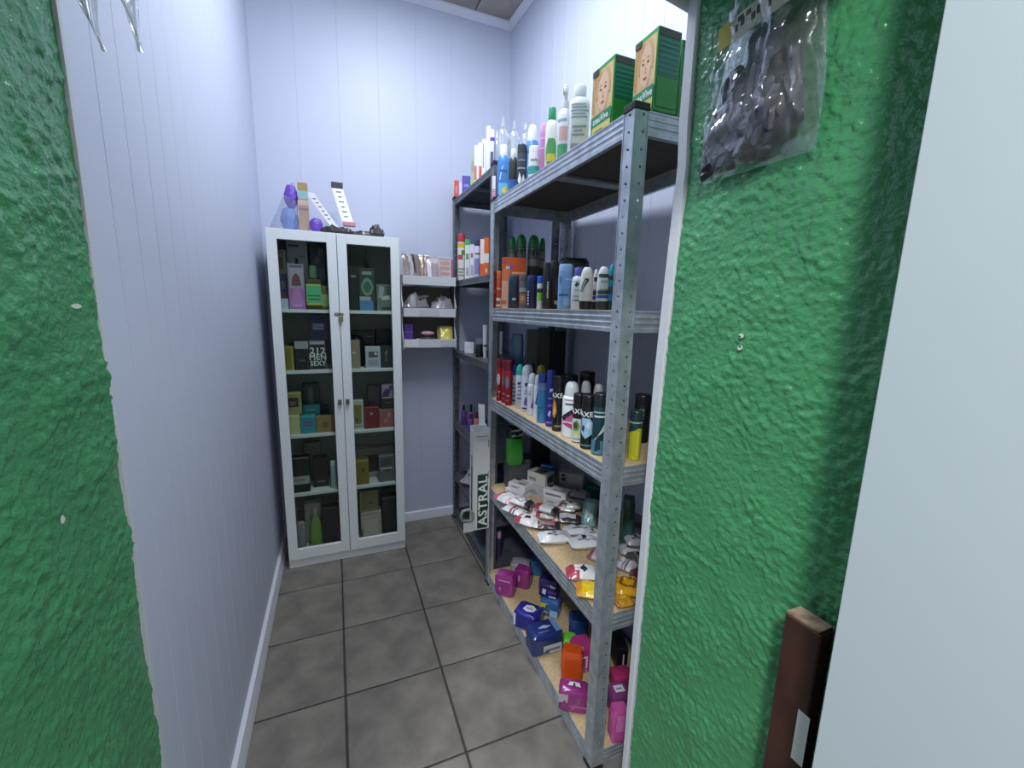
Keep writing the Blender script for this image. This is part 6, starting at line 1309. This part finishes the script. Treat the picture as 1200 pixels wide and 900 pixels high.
# pad packs on the bottom shelf of the near unit
product('pads_pack', 'glossy magenta pack at the far front corner of the bottom shelf', 'packet', 'soft', (0.6704, 1.6287, 0.0564), -0.7435, 0.0889, 0.06, 0.1014, body='#94357f', seed=1, decals=[('F', 0.2, 0.75, 0.85, 0.82, '#d58ac0'), ('F', 0.25, 0.3, 0.35, 0.45, '#c97ab8')], group='pad packs on the bottom shelf')
product('pads_pack', 'second glossy magenta pack beside the far corner one on the bottom shelf', 'packet', 'soft', (0.7656, 1.6479, 0.0564), -0.7435, 0.0736, 0.055, 0.0957, body='#8c3078', seed=2, decals=[('F', 0.3, 0.4, 0.4, 0.7, '#d08ac0')], group='pad packs on the bottom shelf')
product('pads_pack', 'white topped pack behind the two far magenta packs', 'packet', 'soft', (0.803, 1.765, 0.0564), -0.5236, 0.0936, 0.07, 0.0502, body='#9a98a0', seed=3, group='pad packs on the bottom shelf')
product('pads_pack', 'tall blue pack standing behind the indigo pack', 'packet', 'soft', (0.87, 1.716, 0.0564), -0.4363, 0.063, 0.06, 0.0763, body='#2f6ea8', seed=4, group='pad packs on the bottom shelf')
product('pads_pack', 'navy pack with a white oval label at the front edge of the bottom shelf', 'packet', 'soft', (0.6846, 1.4102, 0.0564), -0.8831, 0.1052, 0.085, 0.0753, body='#2a2a86', seed=5, decals=[('T', [(0.3, 0.35), (0.5, 0.25), (0.75, 0.35), (0.8, 0.6), (0.6, 0.78), (0.35, 0.68)], '#d9dae6'), ('T', [(0.38, 0.44), (0.7, 0.44), (0.7, 0.52), (0.38, 0.54)], '#8d8fb8'), ('F', 0.05, 0.2, 0.14, 0.9, '#cfd2e6')], group='pad packs on the bottom shelf')
product('pads_pack', 'dark blue pack with a pale end foremost in the middle of the bottom shelf', 'packet', 'soft', (0.6881, 1.2794, 0.0564), -0.0105, 0.1268, 0.085, 0.0887, body='#25336d', seed=6, decals=[('F', 0.35, 0.1, 0.95, 0.5, '#b9bec4'), ('F', 0.4, 0.2, 0.9, 0.32, '#6d7280'), ('T', [(0.3, 0.5), (0.55, 0.4), (0.75, 0.5), (0.5, 0.62)], '#aab4d0'), ('T', 0.78, 0.1, 0.95, 0.9, '#6d93c8'), ('T', 0.25, 0.2, 0.6, 0.28, '#5d6a9c')], group='pad packs on the bottom shelf')
product('pads_pack', 'blue pack with a yellow label under the indigo pack', 'packet', 'soft', (0.805, 1.442, 0.0564), -0.733, 0.0841, 0.07, 0.075, body='#3a66a4', seed=7, decals=[('F', 0.05, 0.3, 0.5, 0.85, '#d9cf3a'), ('F', 0.1, 0.5, 0.45, 0.6, '#55602a'), ('F', 0.55, 0.1, 0.95, 0.5, '#9cc0e0')], group='pad packs on the bottom shelf')
product('pads_pack', 'big indigo purple pack with white spots on the blue and yellow pack', 'packet', 'soft', (0.808, 1.462, 0.1319), -0.733, 0.0877, 0.07, 0.0806, body='#2e2560', seed=8, decals=[('F', [(0.2, 0.25), (0.38, 0.2), (0.42, 0.5), (0.25, 0.55)], '#cfcbe0'), ('F', [(0.5, 0.7), (0.8, 0.62), (0.9, 0.75), (0.6, 0.82)], '#b8b3d0'), ('F', 0.55, 0.1, 0.9, 0.18, '#d3d1e0'), ('F', 0.5, 0.3, 0.9, 0.5, '#5a3f88')], group='pad packs on the bottom shelf')
product('pads_pack', 'dark blue pack in the shadow behind the lime packet', 'packet', 'soft', (0.84, 1.274, 0.0564), -0.5236, 0.0766, 0.08, 0.0977, body='#1f3f74', seed=9, group='pad packs on the bottom shelf')
product('pads_pack', 'lime green packet standing on the bottom shelf', 'packet', 'soft', (0.775, 1.229, 0.0564), -0.4363, 0.0516, 0.05, 0.0656, body='#6fbf3f', seed=10, group='pad packs on the bottom shelf')
product('pads_pack', 'orange bag at the middle of the bottom shelf', 'packet', 'soft', (0.7105, 1.106, 0.0564), -0.569, 0.0731, 0.05, 0.1334, body='#d2521f', seed=11, decals=[], group='pad packs on the bottom shelf')
product('pads_pack', 'rose pink pack with a white stripe beside the orange bag', 'packet', 'soft', (0.775, 1.148, 0.0564), -0.1745, 0.0731, 0.06, 0.1129, body='#b23a78', seed=12, decals=[('F', 0, 0.6, 0.4, 1, '#a3c9b0'), ('F', 0.6, 0.1, 0.68, 0.6, '#d9d5dc'), ('F', 0.15, 0.56, 0.68, 0.62, '#d9d5dc'), ('F', 0.15, 0.3, 0.35, 0.36, '#e0b8d0')], group='pad packs on the bottom shelf')
product('pads_pack', 'large glossy purple pack with a white label nearest the near post', 'packet', 'soft', (0.672, 1.021, 0.0564), -0.5585, 0.0997, 0.06, 0.078, body='#8a2f74', seed=13, decals=[('T', [(0.3, 0.3), (0.6, 0.25), (0.7, 0.45), (0.65, 0.72), (0.35, 0.72), (0.28, 0.5)], '#d6d2da'), ('T', [(0.45, 0.34), (0.52, 0.34), (0.52, 0.66), (0.45, 0.66)], '#4b2a50'), ('F', 0.0, 0.5, 0.3, 0.9, '#b9a9b4'), ('F', 0.35, 0.35, 0.9, 0.42, '#c25aa8')], group='pad packs on the bottom shelf')
product('pads_pack', 'crimson pink pack behind the near post on the bottom shelf', 'packet', 'soft', (0.865, 1.029, 0.0564), -0.1745, 0.0716, 0.055, 0.061, body='#a83060', seed=14, group='pad packs on the bottom shelf')
product('pads_pack', 'violet clear wrapped pack with a white label behind the near post', 'packet', 'soft', (0.8, 0.956, 0.0564), -0.1745, 0.0643, 0.05, 0.0854, body='#7d3f78', seed=15, decals=[('T', 0.2, 0.2, 0.7, 0.7, '#d3d0d8'), ('T', 0.3, 0.4, 0.6, 0.5, '#6d6a74')], group='pad packs on the bottom shelf')
product('pads_pack', 'soft pink packet at the near end of the bottom shelf', 'packet', 'soft', (0.7419, 0.8803, 0.0564), -0.2199, 0.0525, 0.04, 0.1127, body='#c4579c', seed=16, decals=[('F', 0.2, 0.4, 0.7, 0.9, '#d57ab4')], group='pad packs on the bottom shelf')
product('storage_box', 'black carton with a white stripe at the back of the bottom shelf', 'box', 'carton', (0.92, 1.123, 0.0564), -0.3491, 0.0398, 0.1, 0.0957, body='#131316', decals=[('F', 0.55, 0.05, 0.66, 0.75, '#b9bcc0')], group='storage cartons at the back of the shelves')

# toiletries in the bag on the cabinet top
product('bath_sponge', 'sky blue bath puff at the bottom of the peaked bag', 'sponge', 'puff', (-0.1785, 2.36, 1.6778), 0.0, 0.073, 0.045, 0.1083, body='#6f93cf', seed=3, group='bath puffs on the cabinet top')
product('bath_sponge', 'purple bath puff on the blue one inside the peaked bag', 'sponge', 'puff', (-0.166, 2.36, 1.7869), 0.0, 0.056, 0.04, 0.1026, body='#6a45b8', seed=6, group='bath puffs on the cabinet top')
product('lotion_tube', 'tall tan bottle with a wooden cap and aqua band on the cabinet top', 'bottle', 'carton', (-0.1145, 2.36, 1.6778), 0.0, 0.043, 0.03, 0.2257, body='#a98f80', decals=[('F', 0, 0.84, 1, 1, '#a58b5c'), ('F', 0, 0.68, 1, 0.84, '#8fb4b8'), ('F', 0, 0.55, 1, 0.66, '#c9ac98'), ('F', 0.0, 0.46, 1, 0.5, '#8d6f74')])
product('bath_sponge', 'small purple bath puff right of the tan bottle', 'sponge', 'puff', (-0.063, 2.335, 1.6778), 0.0, 0.056, 0.045, 0.0694, body='#6b45b4', seed=9, group='bath puffs on the cabinet top')
